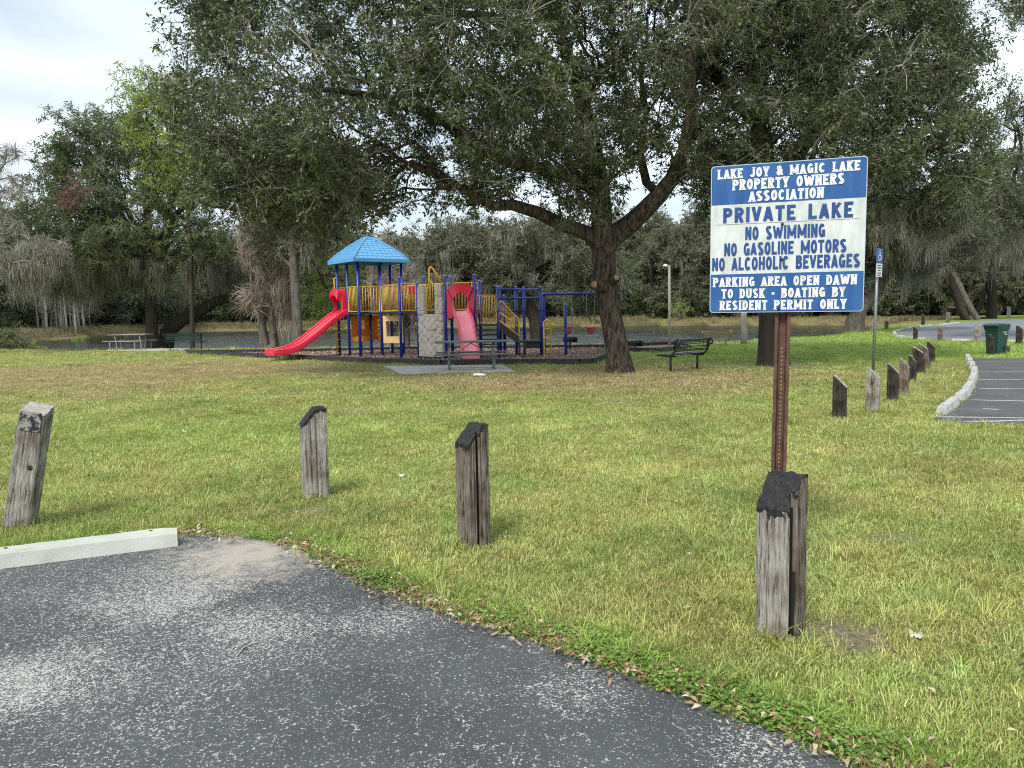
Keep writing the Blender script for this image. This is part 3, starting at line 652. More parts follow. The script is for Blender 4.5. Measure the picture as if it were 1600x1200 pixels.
# --- middle distance trees, each with its own shape
def simple_tree(label, base, trunks, polys, n, thick, T, leafs, per, scale, seed, m_=bark_grey, name='moss_hung_tree', moss=0, moss_len=(.8, 2.2), Y0=None, gap=-.25, moss_mat=None, tip=.02, edge=40, bf=.35, maxcnt=2, moss_zmax=None, spread=.5, arc=.08, ex=.42, probs=None):
    g = np.random.default_rng(seed); base = Vector(base); init = []; rad = []
    for pts_, rs_, pa in trunks:
        k = pa
        for i, (p, r_) in enumerate(zip(pts_, rs_)):
            init.append((p, k)); rad.append((r_,) if i < len(pts_) * .4 else r_); k = len(init) - 1
    pts = np.vstack([inpoly_pts(po, n_, (Y0 or base.y), thick, g, gap=gap, gs=1.8, edge=edge) for po, n_ in zip(polys, n if isinstance(n, list) else [n] * len(polys))])
    return make_tree(name, label, None, base, init, rad, pts, m_, leafs, T, per, scale, seed, tip=tip, ex=ex, spread=spread, moss=moss, moss_len=moss_len, spacing=.8, moss_mat=moss_mat, bf=bf, maxcnt=maxcnt, moss_zmax=moss_zmax, arc=arc, probs=probs)
def sunk(px, py, Y):                         # trunk foot: below the picture point, on the real ground
    p = W(px, py, Y); return Vector((p.x, p.y, gz(p.x, p.y) - .1))
LB = [leafB, twigm, leafB2]; LC = [leafC, twigm, leafC2]; LD = [leafD, twigm, leafD2]; LA2 = [leafA, twigm, leafA2]
Y = 46; b3 = sunk(237, 535, 42.5)
simple_tree('broad green tree with grey trunk and long hanging moss behind the left picnic table', b3,
    [([b3] + path([(236, 500), (236, 460), (235, 410), (232, 360), (228, 300), (225, 240)], 42.5), [.38, .31, .27, .24, .2, .16, .1], -1),
     (path([(200, 330), (160, 300), (110, 290)], 42.5, -.5), [.16, .12, .08], 3), (path([(270, 340), (310, 300), (340, 280)], 42.5, -.4), [.16, .12, .08], 3)],
    [[(25, 370), (20, 335), (90, 300), (60, 270), (40, 290), (75, 240), (100, 225), (95, 185), (125, 170), (160, 205), (205, 170), (235, 190), (290, 260), (350, 340), (380, 400), (300, 420), (200, 430), (100, 440), (40, 420)]], 720, 5.5, TB, LB, 1.5, (.6, 1.1), 7, m_=bark_dark,
    moss=300, moss_len=(.7, 1.9), moss_zmax=5.6)
b4 = sunk(300, 535, 40)
simple_tree('yellow green tree in fresh leaf rising behind the mossy left tree', b4,
    [([b4] + path([(300, 470), (298, 400), (295, 330), (290, 260), (280, 200)], 40), [.13, .12, .11, .1, .08, .05], -1)],
    [[(225, 185), (195, 150), (235, 122), (290, 115), (320, 200), (345, 290), (345, 330), (300, 330), (270, 300), (240, 300), (228, 240)], [(470, 360), (530, 350), (560, 420), (530, 500), (480, 500)]], [230, 40], 2, TB, LC, 1.25, (.6, 1.1), 9, name='spring_tree', m_=bark_dark)
# red-brown patch of dying leaves
gq = np.random.default_rng(77); rb = b3
o = crown('red_leaves', np.array([tuple(W(112 + gq.normal() * 9, 303 + gq.normal() * 17, 37.2 + gq.normal() * .6)) for _ in range(24)]) - np.array(rb), TB, [leafR, twigm, leafR], (.4, .7), gq, None)
o.name = 'dying_branch'; o.location = rb; tag(o, 'clump of dying red brown leaves high on the left side of the broad green tree', 'branch')
# thick dark trunk leaning out over the water
bl = sunk(252, 540, 44)
simple_tree('thick dark trunk leaning low over the water right of the left green tree', bl,
    [([bl] + path([(262, 518), (285, 498), (315, 484), (338, 470), (370, 464), (400, 455)], 44), [.48, .42, .38, .34, .28, .2, .12], -1)],
    [[(330, 460), (330, 400), (400, 380), (440, 440), (400, 470)]], 60, 3, TB, LD, 1.3, (.5, .9), 17, m_=bark_dark, name='leaning_tree', moss=110, moss_len=(.6, 1.3))
# bare cypress with pinkish grey twigs
b5 = sunk(414, 545, 39)
simple_tree('bare pinkish grey cypress with two pale trunks and drooping moss by the lake edge', b5,
    [([b5] + path([(408, 500), (404, 450), (404, 410), (408, 380)], 39), [.25, .2, .17, .13, .08], -1), (path([(430, 540), (424, 500), (418, 450), (412, 400)], 39), [.21, .17, .13, .08], 0)],
    [[(368, 375), (375, 352), (410, 345), (450, 360), (455, 420), (440, 480), (400, 470), (378, 430)]], 260, 2.0, TT, [mossp, mossp, mossp], 1.5, (.6, 1.1), 19, name='bare_cypress', moss=190, moss_len=(.9, 2.2), moss_mat=mossp, spread=.3)
b6 = sunk(465, 530, 37)
simple_tree('upright tree with plain grey trunk and dark leaves directly behind the red double slide', b6,
    [([b6] + path([(464, 500), (462, 460), (460, 420), (458, 390), (455, 360)], 37), [.29, .24, .22, .21, .2, .16], -1), (path([(475, 395), (492, 372), (500, 340)], 37), [.16, .13, .1], 4), (path([(440, 375), (420, 350), (410, 320)], 37), [.14, .11, .08], 4)],
    [[(380, 340), (390, 270), (480, 240), (560, 290), (560, 370), (500, 395), (470, 380), (420, 395)]], 260, 2.6, TB, LA2, 1.4, (.5, .9), 23, name='lakeside_tree', moss=130, moss_len=(.5, 1.3))
b7 = sunk(632, 540, 54)
simple_tree('bare brownish cypress with mossy drooping twigs behind the blue canopy', b7,
    [([b7] + path([(632, 480), (630, 440), (628, 400), (626, 375)], 54), [.4, .33, .27, .2, .1], -1)],
    [[(585, 440), (590, 385), (615, 360), (655, 372), (668, 420), (660, 470), (640, 500), (600, 490)]], 300, 2.4, TT, [mossp, mossp, mossp], 1.7, (.7, 1.3), 29, name='bare_cypress', moss=240, moss_len=(1.0, 2.6), moss_mat=mossp, spread=.35)
b8 = sunk(838, 545, 46)
simple_tree('spreading mossy oak with curved bare trunk standing in the shallows behind the climbing bars', b8,
    [([b8] + path([(839, 525), (836, 500), (828, 478), (822, 455), (812, 430)], 46), [.5, .42, .38, .36, .32, .26], -1), (path([(780, 425), (740, 435), (700, 430)], 46, -.3), [.2, .15, .1], 5), (path([(850, 410), (890, 400), (930, 410)], 46, .3), [.2, .15, .1], 5)],
    [[(655, 460), (650, 400), (690, 355), (760, 350), (830, 345), (900, 360), (960, 390), (985, 430), (960, 470), (900, 455), (850, 450), (780, 452), (720, 465)]], 460, 4.5, TB, LD, 1.45, (.6, 1.1), 31, m_=bark_dark, moss=330, moss_len=(.6, 1.7))
b9 = sunk(1334, 520, 46)
simple_tree('wide forked grey oak hung with curtains of moss right of the notice board', b9,
    [([b9] + path([(1336, 500), (1342, 485)], 46), [.62, .52, .46], -1), (path([(1330, 460), (1322, 430), (1310, 390), (1300, 340)], 46), [.34, .3, .25, .18], 2), (path([(1365, 460), (1385, 430), (1420, 405), (1470, 392), (1510, 385)], 46, -.3), [.36, .3, .24, .18, .12], 2), (path([(1372, 380), (1380, 330), (1400, 280)], 46), [.2, .16, .12], 8)],
    [[(1240, 400), (1250, 310), (1330, 270), (1420, 260), (1520, 290), (1560, 350), (1540, 400), (1450, 420), (1370, 410), (1300, 420)]], 560, 5, TB, LD, 1.7, (.55, 1.0), 37, moss=470, moss_len=(.8, 2.3), moss_zmax=6.4)
b10 = sunk(1510, 502, 74)
simple_tree('dark arching oak beyond the loop road with long moss curtains and crooked boughs', b10,
    [([b10] + path([(1500, 480), (1492, 455), (1478, 432), (1462, 425)], 74), [.42, .38, .36, .34, .3], -1), (path([(1440, 432), (1415, 448), (1395, 455)], 74, -.4), [.3, .24, .15], 4), (path([(1460, 395), (1450, 360), (1445, 320)], 74), [.3, .24, .16], 4), (path([(1500, 418), (1530, 424), (1560, 415)], 74), [.26, .2, .14], 3)],
    [[(1400, 400), (1400, 320), (1460, 290), (1540, 290), (1600, 320), (1620, 380), (1560, 400), (1480, 400)]], 360, 6, TB, LD, 1.1, (.8, 1.4), 41, m_=bark_dark, moss=280, moss_len=(1.3, 3.4), moss_zmax=10)
b11 = sunk(1528, 502, 72)
simple_tree('pale bare leaning trunk crossing in front of the dark arching oak', b11,
    [([b11] + path([(1510, 470), (1496, 440), (1482, 412), (1472, 385), (1462, 350)], 72), [.3, .27, .25, .23, .18, .1], -1)], [[(1440, 360), (1480, 330), (1500, 370), (1470, 400)]], 20, 2, TT, [mossp, mossp, mossp], 1, (1, 1.6), 43, m_=bark_grey, name='leaning_tree', moss=60, moss_len=(1.5, 3))
b12 = sunk(1549, 500, 78)
simple_tree('straight dark trunk with low mossy boughs beyond the green wheeled bin', b12,
    [([b12] + path([(1550, 460), (1549, 420), (1550, 370), (1552, 310)], 78), [.5, .42, .38, .32, .22], -1), (path([(1590, 420), (1640, 430)], 78), [.25, .18], 2), (path([(1524, 498), (1534, 470), (1543, 440)], 78, .2), [.3, .26, .2], 0)],
    [[(1480, 380), (1490, 280), (1560, 240), (1640, 240), (1700, 300), (1700, 380), (1600, 410)]], 380, 6, TB, LD, 1.2, (.8, 1.5), 47, m_=bark_dark, moss=260, moss_len=(1.2, 3.0), moss_zmax=10)
b13 = sunk(1690, 560, 34)
simple_tree('dark oak at the right edge whose leafy boughs reach in over the parking lot', b13,
    [([b13] + path([(1688, 500), (1685, 420), (1680, 340), (1675, 260)], 34), [.5, .42, .38, .32, .22], -1)],
    [[(1500, 330), (1520, 240), (1555, 200), (1545, 165), (1580, 130), (1640, 125), (1760, 120), (1850, 200), (1840, 330), (1700, 380), (1600, 360), (1550, 380)], [(1555, 30), (1570, -30), (1640, -60), (1700, 0), (1640, 60), (1600, 35)]], [420, 70], 4, TB, LA2, 1.2, (.5, .95), 53, m_=bark_dark, name='oak_tree', moss=110, moss_len=(.6, 1.4), moss_zmax=5)
b14 = sunk(-40, 560, 38)
simple_tree('leafless pale grey tree at the left edge with moss trailing from its lower boughs', b14,
    [([b14] + path([(-38, 480), (-30, 400), (-20, 330), (-5, 270)], 38), [.4, .34, .28, .2, .12], -1), (path([(0, 420), (40, 400), (85, 398)], 38), [.16, .12, .08], 2)],
    [[(-80, 330), (-40, 220), (20, 225), (35, 260), (20, 330), (30, 360), (-20, 380)], [(0, 400), (60, 372), (112, 400), (90, 412), (30, 420)]], [90, 60], 3, TT, [twig_pale, twig_pale, twig_pale], .5, (.6, 1.1), 59, m_=bark_pale, name='bare_tree', moss=130, moss_len=(.8, 1.9), moss_zmax=5.8, spread=.25)

# --- far wood: a few kinds, each copied as a tree of its own
far_proto = []
for i, (H, rx, kind) in enumerate([(15, 4.6, 0), (17.5, 4.2, 0), (13, 5.2, 1), (16, 3.6, 1), (11, 4.8, 2)]):
    g = np.random.default_rng(100 + i); o_ = Vector((0, 0, 0))
    trk = [Vector((0, 0, -.3)), Vector((.1, 0, H * .12)), Vector((.25, .1, H * .3)), Vector((.1, .2, H * .5)), Vector((-.1, .1, H * .7))]
    pts = np.vstack([ellip_pts((0, 0, H * .58), (rx, rx, H * .42), 120, g, shell=.4, gs=2.2), ellip_pts((g.normal() * 1.4, 0, H * .3), (rx * .95, rx * .9, H * .27), 70, g, shell=.3, gs=2.2)])
    ini = [(p, k_ - 1) for k_, p in enumerate(trk)]
    m_ = [bark_dark, bark_grey, bark_dark][kind]
    lab = 'far dark tree of the wood along the opposite shore of the lake'
    r_ = make_tree('far_tree', lab, 'trees of the wood beyond the lake', o_, ini, [(.4,), (.34,), (.28,), .22, .12], pts, m_, [LD, LD, LB][kind], TD, 2.1 if kind != 1 else 1.6, (.6, 1.05), 200 + i,
                   tip=.04, spread=.7, moss=90 if kind == 1 else 35, moss_len=(1.4, 3.2), spacing=1.2)
    far_proto.append(r_)
dpx = [-260, 0, 150, 300, 500, 900, 1100, 1300, 1450, 1900]; dd = [84, 98, 114, 140, 146, 130, 121, 112, 104, 96]
used = set(); k = 0
for row in range(3):
    px = -230 + row * 17
    while px < 1850:
        D = float(np.interp(px, dpx, dd)) + row * 9 + random.uniform(-3, 3); q = W(px, 480, D)
        if not inside(LAKE, np.array([q.x]), np.array([q.y]))[0] and polydist(LAKE, np.array([q.x]), np.array([q.y]))[0] > 3.5:
            i = random.choice([0, 1, 2, 3, 4] if row == 0 else [0, 1, 3, 0]); src = far_proto[i]
            o = src if i not in used else copy_tree(src); used.add(i)
            o['label'] = ['dense dark', 'tall narrow dark', 'pale mossy spreading', 'pale mossy narrow', 'low green'][i] + ' far tree in the ' + ['front', 'second', 'hindmost'][row] + ' row ' + ('on the left shore' if px < 330 else 'across the lake behind the play structure' if px < 940 else 'across the lake near the light pole' if px < 1340 else 'beyond the loop road')
            o.location = (q.x, q.y, gz(q.x, q.y)); o.rotation_euler.z = random.uniform(0, 6.28); s_ = random.uniform(.82, 1.08) * (1.0 + .06 * row); o.scale = (s_ * random.uniform(.95, 1.15), s_ * 1.05, s_)
            k += 1
        px += 5.0 / D * F * random.uniform(.8, 1.25)
for i, s_ in enumerate(far_proto):
    if i not in used: s_.location = (10 * i - 10, 170, 5)
# pale cypress saplings on the left shore
sap = MB(); sap.tube([(0, 0, -.2), (.05, 0, 1.5), (0, .03, 3.6), (.06, 0, 5.8)], [.2, .14, .1, .05], 6)
for i in range(16):
    a_ = random.uniform(0, 6.28); z_ = 2 + i * .24; sap.tube([(0, 0, z_), (math.cos(a_) * .5, math.sin(a_) * .5, z_ + .35), (math.cos(a_) * .9, math.sin(a_) * .9, z_ + .5)], [.03, .02, .01], 3, cap=False)
sme = sap.mesh('cypress_sapling', bark_pale)
for px in [58, 66, 73, 79, 84, 92, 99, 103, 110, 118, 122, 130, 70, 88, 96, 115]:
    D = random.uniform(100, 108) + (px < 75) * -3; q = W(px, 500, D); q.z = gz(q.x, q.y)
    o = link('cypress_sapling', sme, None, 'slender pale leafless cypress sapling in the row on the far left shore', 'sapling', 'pale saplings on the left shore', loc=q); o.scale = (1, 1, random.uniform(.75, 1.15)); o.rotation_euler.z = random.uniform(0, 6)
# shrubs
def shrub(px, py, Y, r_, n, seed, label, leafs=LB, name='shrub'):
    g = np.random.default_rng(seed); b_ = sunk(px, py, Y); b_.z += .1
    root = empty(name, b_, label=label, cat='shrub'); mb = MB()
    for i in range(5):
        a_ = i * 1.3; mb.tube([(0, 0, -.1), (math.cos(a_) * r_ * .3, math.sin(a_) * r_ * .3, r_ * .5), (math.cos(a_) * r_ * .6, math.sin(a_) * r_ * .6, r_ * .9)], [.04, .03, .015], 5)
    mb.build('stem', twigm, root)
    P = unit(g.normal(size=(n, 3))) * g.uniform(.3, 1, (n, 1)) * [r_, r_, r_ * .75] + [0, 0, r_ * .7]; P[:, 2] = np.abs(P[:, 2])
    crown('foliage', P, TB, leafs, (.45, .8), g, root); return root
shrub(14, 540, 46, 1.5, 60, 1, 'bushy green shrub on the lake bank at the left edge of the lawn')
shrub(42, 545, 50, 1.0, 34, 2, 'low straw green bush right of the left edge shrub by the water', [leafC, twigm, leafD2])
shrub(1062, 490, 112, 2.2, 46, 3, 'bright green palmetto clump on the far shore behind the light pole', LC)
shrub(118, 520, 86, 1.6, 24, 4, 'small bright shrub at the foot of the pale saplings', LC)

# --- reeds on the far and left banks
g = np.random.default_rng(5)
def reed_tuft(seed, n=16, h=.95):
    g = np.random.default_rng(seed); V = []; Q = []
    for i in range(n):
        a = g.uniform(0, 6.28); p = np.array([g.normal() * .22, g.normal() * .22, 0]); hh = h * g.uniform(.5, 1.1); w_ = .018; l = np.array([math.cos(a), math.sin(a), 0]) * hh * g.uniform(.1, .45); s = np.array([-math.sin(a), math.cos(a), 0]) * w_
        o = len(V); V += [p - s, p + s, p + l * .35 + s + [0, 0, hh * .6], p + l * .35 - s + [0, 0, hh * .6], p + l + s * .2 + [0, 0, hh], p + l - s * .2 + [0, 0, hh]]; Q += [(o, o + 1, o + 2, o + 3), (o + 3, o + 2, o + 4, o + 5)]
    return np.array(V), np.array(Q), g.integers(0, 2, len(Q))
P = []
while len(P) < 5200:
    p = g.uniform([-80, 42], [75, 142], (4000, 2)); d, i_ = lake(p[:, 0], p[:, 1])
    k_ = (~i_) & (d < 6 - 3 * fbm(p[:, 0], p[:, 1], 6, 3)) & (d > .9) & (((p[:, 1] > 74)) | ((p[:, 0] < -44) & (p[:, 1] > 58))) & (g.random(len(p)) < np.where(p[:, 0] < -28, 1, .7)); P += list(p[k_])
P = np.array(P[:5200]); z = ground(P[:, 0], P[:, 1]); nP = len(P)
reedm = leaf_mat('reed_straw', (.20, .16, .085), (.36, .29, .16), .8, .2, .2); reedm2 = leaf_mat('reed_pale', (.16, .155, .075), (.30, .26, .15), .8, .2, .2)
scatter('reeds', [reed_tuft(1), reed_tuft(2)], [reedm, reedm2], np.c_[P, z - .03], np.stack([g.normal(size=nP) * .1, g.normal(size=nP) * .1, g.uniform(0, 6.28, nP)], 1), g.uniform(.35, .95, nP) * np.where(P[:, 0] > 20, .6, 1), g.integers(0, 2, nP), kind='stuff', label='golden dry reeds and marsh grass along the lake banks', cat='reeds')

# ================================================================== LAWN
def tuft(seed, n, h, w_, spread, lean=.5):
    g = np.random.default_rng(seed); V = []; Q = []
    for i in range(n):
        a = g.uniform(0, 6.28); p = np.array([g.normal() * spread, g.normal() * spread, -.004]); hh = h * g.uniform(.45, 1.15)
        l = np.array([math.cos(a), math.sin(a), 0]) * hh * g.uniform(.3, 1.6) * lean; s = np.array([-math.sin(a), math.cos(a), 0]) * w_ * .5 * g.uniform(.7, 1.3); o = len(V)
        V += [p - s, p + s, p + l * .4 + s * .85 + [0, 0, hh * .62], p + l * .4 - s * .85 + [0, 0, hh * .62], p + l + s * .15 + [0, 0, hh * .9], p + l - s * .15 + [0, 0, hh * .9]]
        Q += [(o, o + 1, o + 2, o + 3), (o + 3, o + 2, o + 4, o + 5)]
    mi = np.repeat(np.where(g.random(n) < .30, 1, 0), 2); return np.array(V), np.array(Q), mi
def weed(seed):
    g = np.random.default_rng(seed); V = []; Q = []
    for i in range(44):
        p = np.array([g.normal() * .05, g.normal() * .05, g.uniform(.006, .045)]); r_ = g.uniform(.006, .012); a = g.uniform(0, 6.28); nn = unit(np.array([g.normal() * .35, g.normal() * .35, 1])); x = unit(np.cross(nn, [math.cos(a), math.sin(a), 0])); y = np.cross(nn, x); o = len(V)
        V += [p - x * r_, p + y * r_ * .8, p + x * r_, p - y * r_ * .8]; Q.append((o, o + 1, o + 2, o + 3))
    return np.array(V), np.array(Q), np.zeros(len(Q), int)
def blade_mat(name, c1, c2, rough=.55, trans=.3): return leaf_mat(name, c1, c2, rough, trans, .35, inst=True)
bl1 = blade_mat('grass_blade', (.55, .64, .45), (1.45, 1.38, 1.3)); bl2 = blade_mat('straw_blade', (1.2, 1.0, 1.2), (2.1, 1.85, 2.9))
KEEP_OUT = [ASPH, MULCH, MULCH2, PAD, LOT, LOOP]
def field(y0, y1, dens, g, tanx=.74, off=.6):
    """points of the lawn between two distances, as wide as the view and a step to the side"""
    area = (y1 ** 2 - y0 ** 2) * tanx + 4 * off * (y1 - y0); n = int(area * dens); yy = np.sqrt(g.uniform(y0 ** 2, y1 ** 2, n)); xx = g.uniform(-1, 1, n) * (yy * tanx + off)
    k_ = np.ones(n, bool)
    for po in KEEP_OUT: k_ &= ~inside(po, xx, yy)
    k_ &= ~(inside(LAKE, xx, yy)) & (polydist(LAKE, xx, yy) > .6); return xx[k_], yy[k_]
xs_, ys_, sc_ = [], [], []
for y0, y1, de, s0 in [(1.6, 4.5, 760, 1.0), (4.5, 8, 480, 1.12), (8, 13, 190, 1.45), (13, 21, 75, 1.9), (21, 34, 26, 2.7), (34, 60, 7, 3.8)]:
    a_, b_ = field(y0, y1, de, g); xs_.append(a_); ys_.append(b_); sc_.append(np.full(len(a_), s0))
for px_, py_, k_ in [(1219, 990, 90), (741, 853, 80), (494, 777, 70), (31, 822, 80), (1311, 652, 40), (1363, 643, 40), (1394, 625, 36), (1412, 614, 30), (1425, 595, 24), (1438, 583, 24), (1447, 576, 20), (1455, 567, 20)]:
    c_ = G(px_, py_); an = g.uniform(0, 6.28, k_); rr_ = g.uniform(.10, .17, k_); xs_.append(c_.x + rr_ * np.cos(an)); ys_.append(c_.y + rr_ * np.sin(an)); sc_.append(np.full(k_, 1.25))   # longer grass added at the bollard feet to give contact shade
X, Y_, S = map(np.concatenate, (xs_, ys_, sc_)); c, br, lu, sa = tint_at(X, Y_)
keep = g.random(len(X)) > sa * .85; X, Y_, S, c, br, lu, sa = X[keep], Y_[keep], S[keep], c[keep], br[keep], lu[keep], sa[keep]
Zg = ground(X, Y_); nX = len(X); jit = g.normal(size=(nX, 1)) * .12 + 1; c = np.clip(c * jit * (1 + g.normal(size=(nX, 3)) * .05), .01, 1)
hs = g.uniform(.55, 1.15, nX) * (1 - .35 * br) * (1 + .35 * (fbm(X, Y_, .35, 77) > .45)); h_ = S * hs
h_ = np.where(Y_ > 8, hs * (1 + (S - 1) * .45), h_)
scatter('grass', [tuft(i, 17, .035, .0042, .036) for i in range(1, 5)] + [tuft(9, 14, .10, .005, .02, .8)], [bl1, bl2], np.c_[X, Y_, Zg], np.stack([g.normal(size=nX) * .12, g.normal(size=nX) * .12, g.uniform(0, 6.28, nX)], 1),
        np.stack([S, S, h_], 1), g.choice(5, nX, p=[.24, .24, .24, .24, .04]), tint=c, kind='stuff', label='short green and straw coloured lawn grass', cat='grass')
# clover and creeping weeds along the asphalt edge
P = []
for i in range(0, 23):
    a_, b_ = ASPH[i], ASPH[i + 1]; L_ = np.linalg.norm(b_ - a_); nrm = np.array([-(b_ - a_)[1], (b_ - a_)[0]]) / L_
    k_ = int(L_ * 120); t_ = g.random(k_)[:, None]; off = np.abs(g.normal(size=k_))[:, None] * .10 + .015; P.append(a_ + (b_ - a_) * t_ + nrm * off)
P = np.vstack(P); P = P[~inside(ASPH, P[:, 0], P[:, 1])]; P = P[(fbm(P[:, 0], P[:, 1], .45, 41) > .16) & (P[:, 1] > 1.5)]; nP = len(P)
scatter('clover_weeds', [weed(1), weed(2), weed(3)], [blade_mat('clover_leaf', (.7, .8, .7), (1.3, 1.25, 1.2))], np.c_[P, ground(P[:, 0], P[:, 1])], np.stack([np.zeros(nP), np.zeros(nP), g.uniform(0, 6.28, nP)], 1), g.uniform(.5, 1.15, nP), g.integers(0, 3, nP),
        tint=np.clip(np.array([.19, .30, .06]) * (1 + g.normal(size=(nP, 1)) * .18), .01, 1), kind='stuff', label='bright green creeping weeds along the edge of the asphalt', cat='weeds')
# fallen leaves
def leafdrop(seed):
    g = np.random.default_rng(seed); L = .05; V = [(-L * .5, 0, .004), (-L * .1, L * .2, .012 + g.uniform(0, .01)), (L * .5, 0, .006 + g.uniform(0, .014)), (-L * .1, -L * .2, .01 + g.uniform(0, .012))]
    return np.array(V), np.array([(0, 1, 2, 3)]), np.zeros(1, int)
P = []
for i in range(4, 23):
    a_, b_ = ASPH[i], ASPH[i + 1]; L_ = np.linalg.norm(b_ - a_); nrm = np.array([-(b_ - a_)[1], (b_ - a_)[0]]) / L_; k_ = int(L_ * 300); t_ = g.random(k_)[:, None]; off = g.normal(size=k_)[:, None] * .085 + .05; P.append(a_ + (b_ - a_) * t_ + nrm * off)
P = np.vstack(P); P = P[(fbm(P[:, 0], P[:, 1], .6, 51) > -.2) & (P[:, 1] > 1.5)]
a_, b_ = field(2, 10, 11, g); P = np.vstack([P, np.c_[a_, b_]]); a_, b_ = field(14, 22, 9, g); k_ = (np.abs(a_ - 2) < 6.5); P = np.vstack([P, np.c_[a_, b_][k_]])
q = g.uniform([8.6, 21.5], [13, 24.3], (260, 2)); P = np.vstack([P, q[inside(LOT, q[:, 0], q[:, 1])]]); nP = len(P); z = ground(P[:, 0], P[:, 1]) + g.uniform(.008, .03, nP)
cs = np.array([(.36, .22, .12), (.28, .13, .07), (.46, .36, .24), (.20, .11, .07), (.52, .44, .32)])[g.integers(0, 5, nP)] * (1 + g.normal(size=(nP, 1)) * .12)
scatter('fallen_leaves', [leafdrop(i) for i in range(4)], [blade_mat('dead_leaf', (.8, .8, .8), (1.15, 1.15, 1.15), .7, .1)], np.c_[P, z], np.stack([g.normal(size=nP) * .35, g.normal(size=nP) * .35, g.uniform(0, 6.28, nP)], 1), g.uniform(.4, 1.0, nP) * np.where(P[:, 1] > 12, 2.0, 1), g.integers(0, 4, nP),
        tint=np.clip(cs, .02, 1), kind='stuff', label='brown oak leaves fallen along the asphalt edge and under the tree', cat='leaves')
# mulch chips
q = g.uniform([-16, 22], [4, 34], (24000, 2)); q = q[inside(MULCH, q[:, 0], q[:, 1])][:9000]; nP = len(q)
cs = np.array([(.42, .28, .22), (.22, .13, .10), (.50, .40, .33), (.30, .16, .12)])[g.integers(0, 4, nP)]
scatter('mulch_chips', [leafdrop(i + 9) for i in range(3)], [MATS['dead_leaf']], np.c_[q, ground(q[:, 0], q[:, 1]) + .035], np.stack([g.normal(size=nP) * .4, g.normal(size=nP) * .4, g.uniform(0, 6.28, nP)], 1), g.uniform(1.2, 2.6, nP), g.integers(0, 3, nP), tint=cs, kind='stuff', label='loose wood chips inside the playground border', cat='wood chips')

# ================================================================== WOODEN BOLLARDS
def wood_mat(name, c1, c2, moss=False):
    m_ = bpy.data.materials.new(name); m_.use_nodes = True; t = m_.node_tree; b = t.nodes['Principled BSDF']; L_ = t.links.new
    tc = N(t, 'ShaderNodeTexCoord'); mp = N(t, 'ShaderNodeMapping'); mp.inputs['Scale'].default_value = (1, 1, .07); L_(tc.outputs['Object'], mp.inputs[0])
    oi = N(t, 'ShaderNodeObjectInfo'); va = N(t, 'ShaderNodeVectorMath', operation='ADD'); L_(mp.outputs[0], va.inputs[0]); cx = N(t, 'ShaderNodeCombineXYZ'); ml = N(t, 'ShaderNodeMath', operation='MULTIPLY'); ml.inputs[1].default_value = 20
    L_(oi.outputs['Random'], ml.inputs[0]); L_(ml.outputs[0], cx.inputs[0]); L_(cx.outputs[0], va.inputs[1])
    n = N(t, 'ShaderNodeTexNoise'); n.inputs['Scale'].default_value = 75; n.inputs['Detail'].default_value = 6; n.inputs['Roughness'].default_value = .7; L_(va.outputs[0], n.inputs['Vector'])
    n2 = N(t, 'ShaderNodeTexNoise'); n2.inputs['Scale'].default_value = 6; n2.inputs['Detail'].default_value = 5; L_(tc.outputs['Object'], n2.inputs['Vector'])
    r = N(t, 'ShaderNodeValToRGB'); r.color_ramp.elements[0].position = .38; r.color_ramp.elements[0].color = (*[x * .13 for x in c1], 1); r.color_ramp.elements[1].position = .60; r.color_ramp.elements[1].color = (*c1, 1)
    k = r.color_ramp.elements.new(.46); k.color = (*[x * .62 for x in c1], 1)
    L_(n.outputs['Fac'], r.inputs[0])
    mx = N(t, 'ShaderNodeMix', data_type='RGBA', blend_type='MULTIPLY'); mx.inputs[0].default_value = 1; L_(r.outputs[0], mx.inputs[6])
    r2 = N(t, 'ShaderNodeValToRGB'); r2.color_ramp.elements[0].position = .36; r2.color_ramp.elements[0].color = (*c2, 1); r2.color_ramp.elements[1].position = .6; r2.color_ramp.elements[1].color = (1.05, 1.03, 1, 1)
    L_(n2.outputs['Fac'], r2.inputs[0]); L_(r2.outputs[0], mx.inputs[7]); L_(mx.outputs[2], b.inputs['Base Color'])
    b.inputs['Roughness'].default_value = .9; b.inputs['Specular IOR Level'].default_value = .2
    bp = N(t, 'ShaderNodeBump'); bp.inputs['Distance'].default_value = .006; L_(n.outputs['Fac'], bp.inputs['Height']); L_(bp.outputs[0], b.inputs['Normal']); return m_
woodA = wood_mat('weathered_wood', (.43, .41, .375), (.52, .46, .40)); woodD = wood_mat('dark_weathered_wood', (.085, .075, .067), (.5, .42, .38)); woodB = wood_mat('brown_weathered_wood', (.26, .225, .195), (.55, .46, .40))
tar = mat('tar', (.010, .010, .011), .7, bump=.006, bscale=70, color2=(.03, .028, .027), vscale=40, rampw=.12, spec=.3)
crackm = mat('split_shade', (.016, .012, .010), .95)  # near-black colour paints shade into the bollard splits
cyl_top = mat('cut_end_wood', (.33, .30, .27), .9, var=.35, vscale=25)
